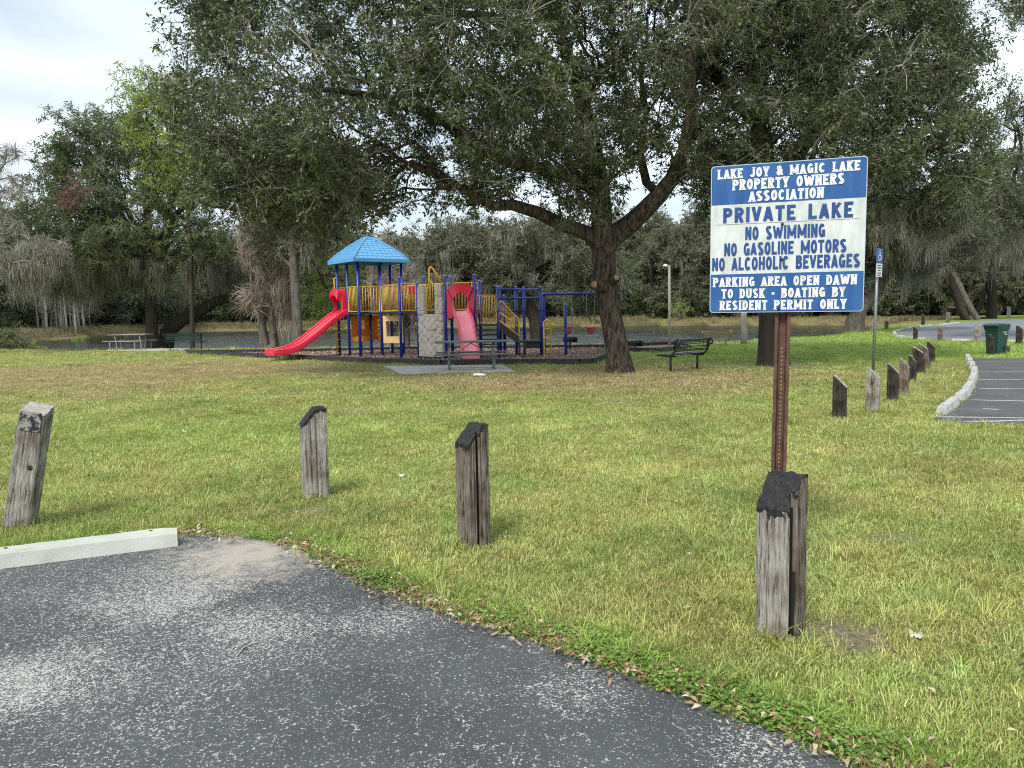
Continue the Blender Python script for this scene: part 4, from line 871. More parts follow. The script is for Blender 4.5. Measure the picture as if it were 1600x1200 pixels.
def bollard(base, w_, h, rz, drop, flat, lean=(0, 0), seed=0, wood=woodA, tarred=True, label='', groove=None, side=None, group='weathered wooden bollards', d_=None):
    """square sawn post; local +x is the side its top is cut down to. groove: angles of deep splits"""
    g = random.Random(seed); root = empty('wooden_bollard', base, rz, label=label, cat='bollard', group=group)
    root.rotation_euler = (lean[0], lean[1], rz) if lean != (0, 0) else (0, 0, rz)
    n = 72; hw = w_ / 2; hd = (d_ or w_) / 2; lv = 30; prof = []
    off = [g.gauss(0, .0018) for _ in range(n)]; crack = {}
    for k_ in range(9): crack[g.randrange(n)] = g.uniform(.004, .012)
    for j in range(n):
        a_ = 2 * math.pi * j / n; c_, s_ = math.cos(a_), math.sin(a_); e_ = .13
        x = math.copysign(abs(c_) ** e_, c_) * hw; y = math.copysign(abs(s_) ** e_, s_) * hd
        f = 1 - (off[j] + crack.get(j, 0)) / hw
        prof.append((x * f, y * f, a_))
    # even spacing round the square
    per = []
    for j in range(n):
        u = (j / n) * 4; s_ = int(u); f = u - s_; q = -1 + 2 * f; r_ = .93
        c = [(1, q), (-q, 1), (-1, -q), (q, -1)][s_]; x, y = c[0] * hw, c[1] * hd
        ed = max(0, abs(q) - .86) / .14; sh = 1 - .03 * ed * ed
        dz = crack.get(j, 0) + abs(off[j]); x *= sh * (1 - dz / hw); y *= sh * (1 - dz / hd); per.append([x, y, j / n])
    if groove:
        for (pos, wd, dep) in groove:
            for p in per:
                dd = min(abs(p[2] - pos), 1 - abs(p[2] - pos)); 
                if dd < wd: k_ = dep * (1 - (dd / wd) ** 2); p[0] *= 1 - k_; p[1] *= 1 - k_
    def top(x, y):
        t_ = max(0, (x - (-hw + flat * 2 * hw)) / (2 * hw * (1 - flat) + 1e-6)); return h - drop * t_ + .005 * math.sin(x * 90 + seed) * math.cos(y * 70 + seed * 2)
    mb = MB(); vs = []
    for l in range(lv + 1):
        t_ = l / lv
        for j, (x, y, u) in enumerate(per):
            wob = 1 + .012 * math.sin(t_ * 9 + seed + u * 6) + .006 * math.sin(t_ * 31 + j); rot = 0
            if t_ < .12: wob *= 1 - (.12 - t_) * (.25 + .35 * math.sin(u * 19 + seed))
            zz = top(x, y) * t_ if t_ > 0 else -.12
            vs.append((x * wob, y * wob, zz))
    fs = [(l * n + j, l * n + (j + 1) % n, (l + 1) * n + (j + 1) % n, (l + 1) * n + j) for l in range(lv) for j in range(n)]
    mb.add(vs, fs, 0)
    for l in range(lv):
        for j in range(n):
            u_ = (j + .5) / n
            if side and .25 < u_ < .5: mb.m[l * n + j] = 2  # darker brown wood on this face, partly painting in its shade
            for (pos, wd, dep) in (groove or []):
                wl = wd * (.35 + .65 * (1 - l / lv) ** .6) if dep > .3 else wd * .55
                if abs(u_ - pos) < wl: mb.m[l * n + j] = 1
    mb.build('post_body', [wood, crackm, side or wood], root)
    cap = MB(); rings = [1.0, .985, .8, .6, .4, .2, 0]; vs = []; jag = [.004 + .022 * abs(math.sin(j_ * .21 + seed) * math.sin(j_ * .83 + seed)) + (g.uniform(0, .03) if g.random() < .25 else g.uniform(0, .008)) for j_ in range(n)]
    if tarred:
        for j, (x, y, u) in enumerate(per): vs.append((x * 1.008, y * 1.008, top(x, y) - jag[j] - .008))
    for s_ in rings:
        for j, (x, y, u) in enumerate(per):
            k_ = s_ * (1.008 if tarred else 1.004); vs.append((x * k_, y * k_, top(x * s_, y * s_) + (.005 if tarred else .002) + g.uniform(0, .002) * (s_ < 1)))
    L_ = len(vs) // n
    cap.add(vs, [(l * n + j, l * n + (j + 1) % n, (l + 1) * n + (j + 1) % n, (l + 1) * n + j) for l in range(L_ - 1) for j in range(n)], 0)
    cap.build('tar_cap' if tarred else 'sawn_top', tar if tarred else cyl_top, root); return root
def hgt(px, pb, pt, base):                    # height of an upright from its foot and top pixels
    return W(px, pt, base.y).z - base.z
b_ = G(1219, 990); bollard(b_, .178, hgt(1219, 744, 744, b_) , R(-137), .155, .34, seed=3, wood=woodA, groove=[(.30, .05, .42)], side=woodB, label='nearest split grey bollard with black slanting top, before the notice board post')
b_ = G(741, 853); bollard(b_, .172, hgt(741, 0, 664, b_), R(-144), .13, .30, seed=8, wood=woodB, groove=[(.36, .02, .34), (.085, .014, .1)], label='dark brown split bollard with tarred top, in the middle of the photo')
b_ = G(494, 777); bollard(b_, .215, hgt(494, 0, 638, b_), R(-158), .14, .45, seed=12, wood=woodA, label='grey bollard with black strip down its slanting left shoulder, left of the brown one')
b_ = G(31, 822); o = bollard(b_, .185, .97, R(-80), .06, .0, seed=21, wood=woodA, tarred=False, label='leaning grey wooden bollard with knot hole and worn top behind the concrete wheel stop', group='weathered wooden bollards', d_=.185)
o.matrix_world = Matrix.Translation(b_) @ Matrix.Rotation(R(12.5), 4, 'Y') @ Matrix.Rotation(R(-80), 4, 'Z')
kn = MB(); kn.tube([(.0925, .045, .50), (.0955, .045, .50)], [.022, .018], 10); kn.build('knot', mat('knot_wood', (.03, .022, .016), .9), o)
tp = MB(); tp.box((.094, .0, .86), (.004, .15, .15)); tp.build('tar_stain', mat('worn_tar', (.30, .28, .26), .8, color2=(.02, .02, .02), vscale=20, rampw=.05), o)
row = [(1311.5, 652.5, 588, 24, woodD, 'dark bollard at the near end of the row beside the small parking lot'),
       (1363, 643, 575, 24, woodA, 'pale cracked bollard, tallest of the row, in front of the disabled parking sign'),
       (1394.5, 625, 569, 20, woodD, 'near black bollard right of the pale cracked one'),
       (1412.5, 614, 561, 17, woodB, 'grey brown bollard half hidden behind the near black one'),
       (1425, 595, 555, 14, woodD, 'small black bollard fifth in the row from the near end'),
       (1438.5, 583, 541, 17, woodD, 'black bollard leaning left, sixth in the row from the near end'),
       (1447, 576, 536, 15, woodB, 'brown bollard leaning left between two black ones'),
       (1455, 567, 533, 13, woodD, 'farthest bollard of the row beside the small parking lot')]
for i, (px, pb, pt, wp, wm_, lab) in enumerate(row):
    b_ = G(px, pb); w_ = wp * b_.y / F * .84; o = bollard(b_, w_, hgt(px, 0, pt, b_), R(-28), .16, .2, seed=30 + i, wood=wm_, tarred=False, label=lab, group='bollards beside the small parking lot')
    if i in (5, 6, 7): o.matrix_world = Matrix.Translation(b_) @ Matrix.Rotation(R(-9 if i < 7 else -3), 4, 'Y') @ Matrix.Rotation(R(-28), 4, 'Z')
row2 = [(1430, 530, 510.5, 8.5, woodD, 'dark bollard at the left end of the near side of the loop road'), (1469, 532.5, 511, 9, woodB, 'brown bollard on the near side of the loop road, second from the left'),
        (1527, 534.5, 508.5, 11, woodA, 'wide grey bollard just left of the green wheeled bin'), (1549, 555.5, 523, 10, woodD, 'dark bollard standing in front of the green wheeled bin'),
        (1592, 537, 509, 11, woodD, 'black bollard right of the green wheeled bin')]
row3 = [(1365, 515, 500, 6, woodA, 'small pale bollard on the lake bank left of the disabled parking sign pole'), (1385, 516, 501, 7, woodA, 'small grey bollard on the lake bank right of the disabled parking sign pole'),
        (1442, 508, 491.5, 6.5, woodD, 'dark bollard beyond the loop road at its left bend'), (1481, 505, 487.5, 7.5, woodB, 'brown bollard beyond the loop road by the reeds'), (1576, 495, 479, 6.5, bark_pale, 'pale round bollard far beyond the loop road')]
for i, (px, pb, pt, wp, wm_, lab) in enumerate(row2 + row3):
    b_ = G(px, pb); bollard(b_, wp * b_.y / F * .8, hgt(px, 0, pt, b_), R(-28), .14 if i < 5 else .06, .3, seed=50 + i, wood=wm_, tarred=False, label=lab, group='bollards around the loop road')

# ================================================================== WHEEL STOPS AND KERB BLOCKS
stopm = mat('concrete_stop', (.54, .55, .50), .85, color2=(.36, .37, .31), vscale=3.5, bump=.003, bscale=70, rampw=.3); stopw = mat('white_kerb_paint', (.60, .60, .57), .8, color2=(.30, .29, .27), vscale=7, rampw=.2)
def stop_block(p, q, hgt_, wd, m_, label, group, cat='wheel stop', name='wheel_stop'):
    v = q - p; gp = .03 if cat == 'wheel stop' and wd > .17 else .07; p = p + v * gp; q = q - v * gp; v = q - p; L_ = v.length; a_ = math.atan2(v.y, v.x); root = empty(name, ((p.x + q.x) / 2, (p.y + q.y) / 2, (p.z + q.z) / 2), a_, label=label, cat=cat, group=group)
    pr = [(-wd / 2, 0), (wd / 2, 0), (wd * .36, hgt_ * .82), (wd * .28, hgt_), (-wd * .28, hgt_), (-wd * .36, hgt_ * .82)]; mb = MB(); k = 14; vs = []
    for i in range(k + 1):
        t_ = i / k; sc_ = 1 if 0 < i < k else .93
        for (y, z) in pr: vs.append((-L_ / 2 + L_ * t_, y * sc_ + random.gauss(0, .0012), z * sc_ + random.gauss(0, .0012) * (z > 0)))
    n = len(pr); fs = [(i * n + j, i * n + (j + 1) % n, (i + 1) * n + (j + 1) % n, (i + 1) * n + j)[::-1] for i in range(k) for j in range(n)] + [tuple(range(n)), tuple(k * n + j for j in range(n))[::-1]]
    mb.add(vs, fs); mb.build('concrete_block', m_, root)
    for sx in (-1, 1): e_ = MB(); e_.tube([(sx * L_ * .36, 0, hgt_), (sx * L_ * .36, 0, hgt_ + .006)], [.012, .011], 8); e_.build('anchor_bolt', mat('rust', (.13, .06, .035), .85, var=.3, vscale=30), root)
    return root
p, q = G(282, 855), G(-60, 899); off = Vector((-.02, .1, 0))
stop_block(q + off, p + off, .115, .18, stopm, 'long pale concrete wheel stop on the near asphalt before the leaning bollard', None)
segs = [((1468, 649.5), (1494, 629)), ((1496, 627), (1511, 616)), ((1507.5, 616.5), (1518, 602)), ((1516, 602), (1523, 588)), ((1521, 588), (1523, 578)), ((1519, 577.5), (1519, 570.5)), ((1515.5, 570), (1515, 564)), ((1513, 563.5), (1511.5, 558.5))]
ordn = ['nearest and longest white wheel stop of the curved row beside the small lot', 'second white wheel stop from the near end of the curved row', 'third white wheel stop from the near end of the curved row', 'fourth white wheel stop from the near end of the curved row',
        'fifth white wheel stop, halfway along the curved row', 'sixth white wheel stop, third from the far end of the curved row', 'seventh white wheel stop, next to last at the far end', 'farthest small white wheel stop at the end of the curved row']
for (a_, b_), lab in zip(segs, ordn): stop_block(G(*a_), G(*b_), .12, .16, stopw, lab, 'white wheel stops curving along the small parking lot')
segs = [((1399, 523.5), (1397, 519.5), 'white kerb block at the left tip of the loop road'), ((1399, 518.5), (1412, 514), 'white kerb block curving from the left tip along the far edge'), ((1414, 513.5), (1427, 511), 'short white kerb block before the gap on the far edge of the loop road'),
        ((1433, 511.5), (1457, 508.5), 'white kerb block behind the first dark bollard on the far edge of the loop road'), ((1464, 508.3), (1500, 504.6), 'longest white kerb block on the far edge of the loop road'),
        ((1402, 526), (1416, 528), 'white kerb block near the left tip on the near edge of the loop road'), ((1420, 528.3), (1446, 530.8), 'white kerb block on the near edge between the first two bollards'),
        ((1486, 532.3), (1520, 533.2), 'white kerb block on the near edge left of the grey bollard'), ((1560, 533.8), (1640, 535), 'white kerb strip on the near edge right of the wheeled bin')]
for a_, b_, lab in segs: stop_block(G(*a_), G(*b_), .09, .2, stopw, lab, 'white kerb blocks around the loop road', 'kerb block', 'kerb_block')

# ================================================================== NOTICE BOARD
galv = mat('rusty_steel', (.17, .085, .055), .75, .25, color2=(.075, .035, .025), vscale=14, bump=.002, bscale=60, rampw=.2)
blue = bpy.data.materials.new('sign_blue'); blue.use_nodes = True; white = bpy.data.materials.new('sign_white'); white.use_nodes = True
for m_, c1, c2, sc_ in ((blue, (.016, .080, .26), (.035, .13, .33), (5, 5, 1.2)), (white, (.50, .54, .48), (.72, .75, .74), (4, 4, 1.4))):
    t = m_.node_tree; b = t.nodes['Principled BSDF']; tc = N(t, 'ShaderNodeTexCoord'); mp = N(t, 'ShaderNodeMapping'); mp.inputs['Scale'].default_value = sc_; n = N(t, 'ShaderNodeTexNoise'); n.inputs['Scale'].default_value = 2.5; n.inputs['Detail'].default_value = 7; n.inputs['Roughness'].default_value = .7
    r = N(t, 'ShaderNodeValToRGB'); r.color_ramp.elements[0].position = .38; r.color_ramp.elements[1].position = .66; r.color_ramp.elements[0].color = (*c1, 1); r.color_ramp.elements[1].color = (*c2, 1)
    t.links.new(tc.outputs['Object'], mp.inputs[0]); t.links.new(mp.outputs[0], n.inputs[0]); t.links.new(n.outputs['Fac'], r.inputs[0]); t.links.new(r.outputs[0], b.inputs['Base Color']); b.inputs['Roughness'].default_value = .42; b.inputs['Specular IOR Level'].default_value = .4
letterw = mat('letter_white', (.80, .81, .80), .5, color2=(.62, .62, .57), vscale=18, rampw=.15); letterb = mat('letter_blue', (.010, .050, .20), .5, color2=(.02, .075, .25), vscale=20, rampw=.15)
ARC = lambda cx, cy, rx, ry, a0, a1, k=10: [(cx + rx * math.cos(R(a0 + (a1 - a0) * i / k)), cy + ry * math.sin(R(a0 + (a1 - a0) * i / k))) for i in range(k + 1)]
def glyph(ch, w_, s, slab):
    """centre lines of a capital one unit tall and w_ wide; s: stroke width. Returns (strokes, serifs)"""
    h_ = s / 2; l, r_, c_, T, B, Mi = h_, w_ - h_, w_ / 2, 1 - h_, h_, .5; b_ = lambda *p: list(p); st = []; sf = []
    ex, tp_ = (0, 1)
    def O(a0=0, a1=360): return ARC(c_, .5, c_ - h_, .5 - h_, a0, a1, 20)
    if ch == 'A': st = [b_((l * .7, 0), (c_, 1 - h_ * .5)), b_((r_ + l * .3, 0), (c_, 1 - h_ * .5)), b_((l + .09, .27), (r_ - .09, .27))]; sf = [(l * .7, 0), (r_ + l * .3, 0)]
    elif ch == 'B': st = [b_((l, 0), (l, 1)), b_((l, T), (c_, T)) + ARC(c_, .76, r_ - c_ - .02, .24 - h_, 90, -90)[1:] + b_((l, .52)), b_((l, .52), (c_, .52)) + ARC(c_, .26 + h_ / 2, r_ - c_, .26 - h_ / 2, 90, -90)[1:] + b_((l, B))]; sf = [(l, 0), (l, 1)]
    elif ch == 'C': st = [ARC(c_, .5, c_ - h_, .5 - h_, 38, 322, 18)]
    elif ch == 'D': st = [b_((l, 0), (l, 1)), b_((l, T), (c_ - .03, T)) + ARC(c_ - .03, .5, r_ - c_ + .03, .5 - h_, 90, -90, 14)[1:] + b_((l, B))]; sf = [(l, 0), (l, 1)]
    elif ch == 'E': st = [b_((l, 0), (l, 1)), b_((l, T), (w_, T)), b_((l, .5), (w_ - .1, .5)), b_((l, B), (w_, B))]; sf = [(l, 0), (l, 1)]
    elif ch == 'G': st = [ARC(c_, .5, c_ - h_, .5 - h_, 40, 320, 18), b_((r_, .05), (r_, .46)), b_((c_, .44), (w_, .44))]
    elif ch == 'H': st = [b_((l, 0), (l, 1)), b_((r_, 0), (r_, 1)), b_((l, .5), (r_, .5))]; sf = [(l, 0), (l, 1), (r_, 0), (r_, 1)]
    elif ch == 'I': st = [b_((c_, 0), (c_, 1))]; sf = [(c_, 0), (c_, 1)]
    elif ch == 'J': st = [b_((r_, 1), (r_, .3)) + ARC(c_, .3, c_ - h_, .3 - h_, 0, -175, 10)[1:]]; sf = [(r_, 1)]
    elif ch == 'K': st = [b_((l, 0), (l, 1)), b_((l, .42), (r_, 1 - h_ * .2)), b_((l + .12, .55), (r_ + .02, 0))]; sf = [(l, 0), (l, 1), (r_, 1), (r_, 0)]
    elif ch == 'L': st = [b_((l, 0), (l, 1)), b_((l, B), (w_, B))]; sf = [(l, 1), (l, 0)]
    elif ch == 'M': st = [b_((l, 0), (l, 1)), b_((r_, 0), (r_, 1)), b_((l, 1 - h_), (c_, .2)), b_((r_, 1 - h_), (c_, .2))]; sf = [(l, 0), (l, 1), (r_, 0), (r_, 1)]
    elif ch == 'N': st = [b_((l, 0), (l, 1)), b_((r_, 0), (r_, 1)), b_((l, 1 - h_ * .6), (r_, h_ * .6))]; sf = [(l, 0), (l, 1), (r_, 1)]
    elif ch == 'O': st = [O()]
    elif ch == 'P': st = [b_((l, 0), (l, 1)), b_((l, T), (c_, T)) + ARC(c_, .70, r_ - c_, .30 - h_, 90, -90)[1:] + b_((l, .40 + h_))]; sf = [(l, 0), (l, 1)]
    elif ch == 'R': st = [b_((l, 0), (l, 1)), b_((l, T), (c_, T)) + ARC(c_, .72, r_ - c_ - .01, .28 - h_, 90, -90)[1:] + b_((l, .44 + h_)), b_((c_ - .02, .5), (r_, 0))]; sf = [(l, 0), (l, 1), (r_, 0)]
    elif ch == 'S': st = [ARC(c_, .74, c_ - h_, .26 - h_, 25, 250, 12) + ARC(c_, .27, c_ - h_, .27 - h_, 90, -150, 12)]
    elif ch == 'T': st = [b_((c_, 0), (c_, 1)), b_((0, T), (w_, T))]; sf = [(c_, 0)]
    elif ch == 'U': st = [b_((l, 1), (l, .32)) + ARC(c_, .32, c_ - h_, .32 - h_, 180, 360, 10)[1:] + b_((r_, 1))]; sf = [(l, 1), (r_, 1)]
    elif ch == 'V': st = [b_((l * .7, 1), (c_, h_ * .5)), b_((r_ + l * .3, 1), (c_, h_ * .5))]; sf = [(l, 1), (r_, 1)]
    elif ch == 'W': st = [b_((l * .7, 1), (w_ * .3, h_ * .4)), b_((c_, .85), (w_ * .3, h_ * .4)), b_((c_, .85), (w_ * .7, h_ * .4)), b_((r_ + l * .3, 1), (w_ * .7, h_ * .4))]; sf = [(l, 1), (r_, 1)]
    elif ch == 'Y': st = [b_((l * .7, 1), (c_, .45)), b_((r_ + l * .3, 1), (c_, .45)), b_((c_, .5), (c_, 0))]; sf = [(l, 1), (r_, 1), (c_, 0)]
    elif ch == '&': st = [ARC(c_ * .9, .76, c_ * .42, .24 - h_, -60, 240, 12), ARC(c_ * .85, .27, c_ * .8 - h_, .27 - h_, 120, 350, 12), b_((c_ * .55, .64), (w_ * .98, .03)), b_((w_ * .6, .5), (w_, .5))]
    elif ch == '-': st = [b_((0, .45), (w_, .45))]
    return st, (sf if slab else [])
def text_mesh(mb, txt, x0, x1, z0, z1, y, slab, s, gap, M, mi=0):
    wid = {'I': s * 1.25 if slab else s, 'M': .86, 'W': .95, ' ': .5, '-': .3, '&': .62, 'J': .5, 'L': .52, 'E': .54, 'T': .58}; base = .60
    ws = [wid.get(c, base) for c in txt]; tot = sum(ws) + gap * (len(txt) - 1); kx = (x1 - x0) / tot; kz = z1 - z0; x = 0; lay = 0
    for c, w_ in zip(txt, ws):
        if c != ' ':
            st, sf = glyph(c, w_, s, slab); polys = []
            for line in st:
                n = len(line)
                for i in range(n - 1):
                    (ax, ay), (bx, by) = line[i], line[i + 1]; d = math.hypot(bx - ax, by - ay) or 1; nx_, ny_ = -(by - ay) / d * s / 2, (bx - ax) / d * s / 2
                    e_ = .035 if 0 < i < n - 1 else .012; ux, uy = (bx - ax) / d * e_, (by - ay) / d * e_
                    a0 = (ax - (ux if i else 0), ay - (uy if i else 0)); b0 = (bx + (ux if i < n - 2 else 0), by + (uy if i < n - 2 else 0))
                    if abs(bx - ax) < 1e-6 or True: polys.append([(a0[0] + nx_, a0[1] + ny_), (a0[0] - nx_, a0[1] - ny_), (b0[0] - nx_, b0[1] - ny_), (b0[0] + nx_, b0[1] + ny_)])
            for (sx, sy) in sf:
                sh = .10; q = .055; z_ = 0 if sy == 0 else 1 - sh
                polys.append([(sx - s / 2 - q, z_), (sx + s / 2 + q, z_), (sx + s / 2 + q, z_ + sh), (sx - s / 2 - q, z_ + sh)])
            for i, po in enumerate(polys):
                yy = y - .00018 * (i % 24); vs = [M @ Vector((x0 + (x + px_) * kx, yy, z0 + min(1.0, max(0.0, pz)) * kz)) for px_, pz in po]; mb.add(vs, [(0, 1, 2, 3)], mi)
        x += w_ + gap
SW = .875; Yc = 4.66; cpt = W(1227.5, 371, Yc); SH = .89
yaw = R(-19.5)                                # the right edge stands nearer
pb = W(1219, 742, Yc); gb = G(1217, 0 + 905); foot = Vector((pb.x - .02, Yc, 0))
board = empty('notice_board', (foot.x, foot.y, 0), yaw, label='square blue and white notice board about the private lake, bolted to a rusty steel post', cat='sign')
lean = Matrix.Rotation(R(.35), 4, 'Y')
inv = (Matrix.Translation(foot) @ Matrix.Rotation(yaw, 4, 'Z')).inverted(); cl = inv @ cpt
BM = Matrix.Translation(cl) @ lean
def rrect(w_, h_, r_, k=5):
    o_ = []
    for cx, cz, a0 in ((w_ / 2 - r_, h_ / 2 - r_, 0), (-w_ / 2 + r_, h_ / 2 - r_, 90), (-w_ / 2 + r_, -h_ / 2 + r_, 180), (w_ / 2 - r_, -h_ / 2 + r_, 270)):
        o_ += [(cx + r_ * math.cos(R(a0 + 90 * i / k)), cz + r_ * math.sin(R(a0 + 90 * i / k))) for i in range(k + 1)]
    return o_
SM = BM @ Matrix.Rotation(R(90), 4, 'X')      # sheet polygons lie in x, z; the front looks along -y
mb = MB(); mb.prism(rrect(SW, SH, .02), -.0015, .0015, SM); mb.build('sign_panel', mat('sign_edge', (.50, .56, .62), .5), board)
def band(v0, v1, m_, nm):
    z0, z1 = SH / 2 - v1 * SH, SH / 2 - v0 * SH; o_ = [p for p in rrect(SW - .008, SH - .008, .018)]; o_ = [(x, min(max(z, z0), z1)) for x, z in o_]
    q = []
    for p in o_:
        if not q or (abs(p[0] - q[-1][0]) + abs(p[1] - q[-1][1])) > 1e-6: q.append(p)
    mb = MB(); mb.add([BM @ Vector((x, -.0022, z)) for x, z in q], [tuple(range(len(q)))]); o = mb.build(nm, m_, board)
band(0, .264, blue, 'blue_band'); band(.264, .736, white, 'white_band'); band(.736, 1, blue, 'blue_band')
def line(txt, u0_, u1_, v0, v1, slab, s, gap, m_, nm='lettering'):
    # one mesh per word
    wid = lambda c: {'I': s * 1.25 if slab else s, 'M': .86, 'W': .95, ' ': .5, '-': .3, '&': .62, 'J': .5, 'L': .52, 'E': .54, 'T': .58}.get(c, .60)
    tot = sum(wid(c) for c in txt) + gap * (len(txt) - 1); x = 0; X0, X1 = -SW / 2 + u0_ * SW, -SW / 2 + u1_ * SW; kx = (X1 - X0) / tot
    for wd_ in txt.split(' '):
        wl = sum(wid(c) for c in wd_) + gap * (len(wd_) - 1)
        mb = MB(); text_mesh(mb, wd_, X0 + x * kx, X0 + (x + wl) * kx, SH / 2 - v1 * SH, SH / 2 - v0 * SH, -.0035, slab, s, gap, BM); mb.build(nm, m_, board, kind='stuff') if 0 else mb.build(nm, m_, board); x += wl + gap * 2 + wid(' ')
for a_ in [('LAKE JOY & MAGIC LAKE', .045, .955, .024, .089, True, .235, .12, letterw), ('PROPERTY OWNERS', .145, .86, .098, .170, True, .235, .11, letterw), ('ASSOCIATION', .255, .735, .181, .252, True, .235, .10, letterw),
           ('PRIVATE LAKE', .085, .92, .285, .388, False, .225, .14, letterb), ('NO SWIMMING', .235, .75, .418, .508, False, .225, .09, letterb), ('NO GASOLINE MOTORS', .095, .885, .524, .612, False, .22, .09, letterb),
           ('NO ALCOHOLIC BEVERAGES', .014, .970, .622, .712, False, .22, .09, letterb),
           ('PARKING AREA OPEN DAWN', .022, .955, .757, .823, True, .235, .12, letterw), ('TO DUSK - BOATING BY', .08, .885, .837, .903, True, .235, .12, letterw), ('RESIDENT PERMIT ONLY', .07, .895, .917, .983, True, .235, .12, letterw)]: line(*a_)
mb = MB(); mb.add([BM @ Vector((x, -.0034, z)) for x, z in ((-.40, .0905), (.40, .0905), (.40, .0925), (-.40, .0925))], [(0, 1, 2, 3)]); mb.build('scratch_line', mat('scratch', (.12, .12, .12), .7), board)
dark_bolt = mat('dark_bolt', (.05, .035, .03), .6, .6)
for (x, z) in ((-.02, .08), (-.02, -.13), (-.03, -.425)):
    mb = MB(); mb.tube([BM @ Vector((x, -.003, z)), BM @ Vector((x, -.0085, z))], [.009, .007], 8); mb.build('bolt', dark_bolt, board)
# perforated U channel post
pw, pdp, th = .030, .045, .004; top_ = cl + Vector((0, .03, .25)); ft = Vector((0, .03, -.2)); ax_ = (top_ - ft).normalized(); PL = (top_ - ft).length
pr = [(-.045, 0), (-.030, 0), (-.020, .032), (.020, .032), (.030, 0), (.045, 0), (.045, -.004), (.027, -.004), (.017, .028), (-.017, .028), (-.027, -.004), (-.045, -.004)]
pr = [(x, y) for x, y in pr]; sx_ = ax_.cross(Vector((0, -1, 0))).normalized() * -1; sy_ = Vector((0, 1, 0)); mb = MB(); nn = len(pr); vs = []
sx_ = Vector((1, 0, 0)) - ax_ * ax_.x; sx_.normalize()
for t_ in (0, PL): vs += [ft + ax_ * t_ + sx_ * x + sy_ * y for x, y in pr]
mb.add(vs, [(i, (i + 1) % nn, nn + (i + 1) % nn, nn + i) for i in range(nn)]); pst = mb.build('channel_post', galv, board)
hm = MB(); k = 0; holem = mat('hole_light', (.36, .36, .20), .9)
z_ = .1
while z_ < PL - .9:
    c_ = ft + ax_ * z_ + sy_ * .0272; vs = [c_ + sx_ * .0045 * math.cos(a_) + Vector((0, 0, .0045)) * math.sin(a_) for a_ in [i * math.pi / 4 for i in range(8)]]; hm.add(vs, [tuple(range(8))]); z_ += .0254
hm.build('punched_holes', holem, pst, kind='stuff')

# ================================================================== DISABLED PARKING SIGN
galp = mat('galvanised_pipe', (.27, .29, .29), .5, .5, var=.15, vscale=20)
fb = G(1364, 580); tp_ = W(1372, 388, fb.y); s_ = empty('disabled_parking_sign', fb, 0, label='blue and white disabled parking sign on a leaning galvanised pole behind the pale bollard', cat='sign')
mb = MB(); mb.tube([(0, 0, -.2), tp_ - fb], .035, 10); mb.build('pole', galp, s_)
axp = (tp_ - fb).normalized(); ya = R(42); ux = Vector((math.cos(ya), math.sin(ya), 0)); fn = Vector((math.sin(ya), -math.cos(ya), 0)); fn = -fn if fn.y > 0 else fn
def plate(z0, z1, wd, m_, nm, o_=.045):
    mb = MB(); c0 = axp * z0 / axp.z + fn * o_; c1 = axp * z1 / axp.z + fn * o_; vs = []
    for d_ in (0, .004): vs += [c0 - ux * wd / 2 + fn * d_, c0 + ux * wd / 2 + fn * d_, c1 + ux * wd / 2 + fn * d_, c1 - ux * wd / 2 + fn * d_]
    mb.add(vs, [(0, 3, 2, 1), (4, 5, 6, 7), (0, 1, 5, 4), (1, 2, 6, 5), (2, 3, 7, 6), (3, 0, 4, 7)]); return mb.build(nm, m_, s_)
H_ = (tp_ - fb).z; bm_ = mat('symbol_blue', (.015, .10, .42), .5); wm2 = mat('plate_white', (.75, .77, .76), .5); bk = mat('print_black', (.02, .02, .02), .6)
bp_ = plate(H_ - .34, H_ - .01, .32, bm_, 'blue_plate'); wp_ = plate(H_ - .68, H_ - .36, .32, wm2, 'white_plate')
mb = MB()
def onp(u, z, o_=.051): return axp * z / axp.z + fn * o_ + ux * u
for (u0_, z0, u1_, z1) in [(-.01, .28, -.01, .17), (-.01, .17, .06, .17), (.06, .17, .09, .08), (-.01, .22, .05, .22)]:
    a_, b_ = onp(u0_, H_ - .34 + z0), onp(u1_, H_ - .34 + z1); d = (b_ - a_).normalized(); n_ = d.cross(fn).normalized() * .014; mb.add([a_ + n_, a_ - n_, b_ - n_, b_ + n_], [(0, 1, 2, 3)])
pr = ARC(-.01, .125, .07, .075, 130, 380, 12)
for i in range(12):
    a_, b_ = onp(pr[i][0], H_ - .34 + pr[i][1], .0515), onp(pr[i + 1][0], H_ - .34 + pr[i + 1][1], .0515); d = (b_ - a_).normalized(); n_ = d.cross(fn).normalized() * .011; mb.add([a_ + n_, a_ - n_, b_ - n_, b_ + n_], [(0, 1, 2, 3)])
mb.add([onp(-.01 + .022 * math.cos(a_), H_ - .34 + .30 + .022 * math.sin(a_), .052) for a_ in [i * .785 for i in range(8)]], [tuple(range(8))])
mb.build('wheelchair_symbol', wm2, bp_); mb = MB()
for z0, w_ in ((.27, .2), (.215, .24), (.16, .16), (.09, .22), (.04, .18)): mb.add([onp(-w_ / 2, H_ - .68 + z0 - .012), onp(w_ / 2, H_ - .68 + z0 - .012), onp(w_ / 2, H_ - .68 + z0 + .012), onp(-w_ / 2, H_ - .68 + z0 + .012)], [(0, 1, 2, 3)])
mb.build('printed_lines', bk, wp_)

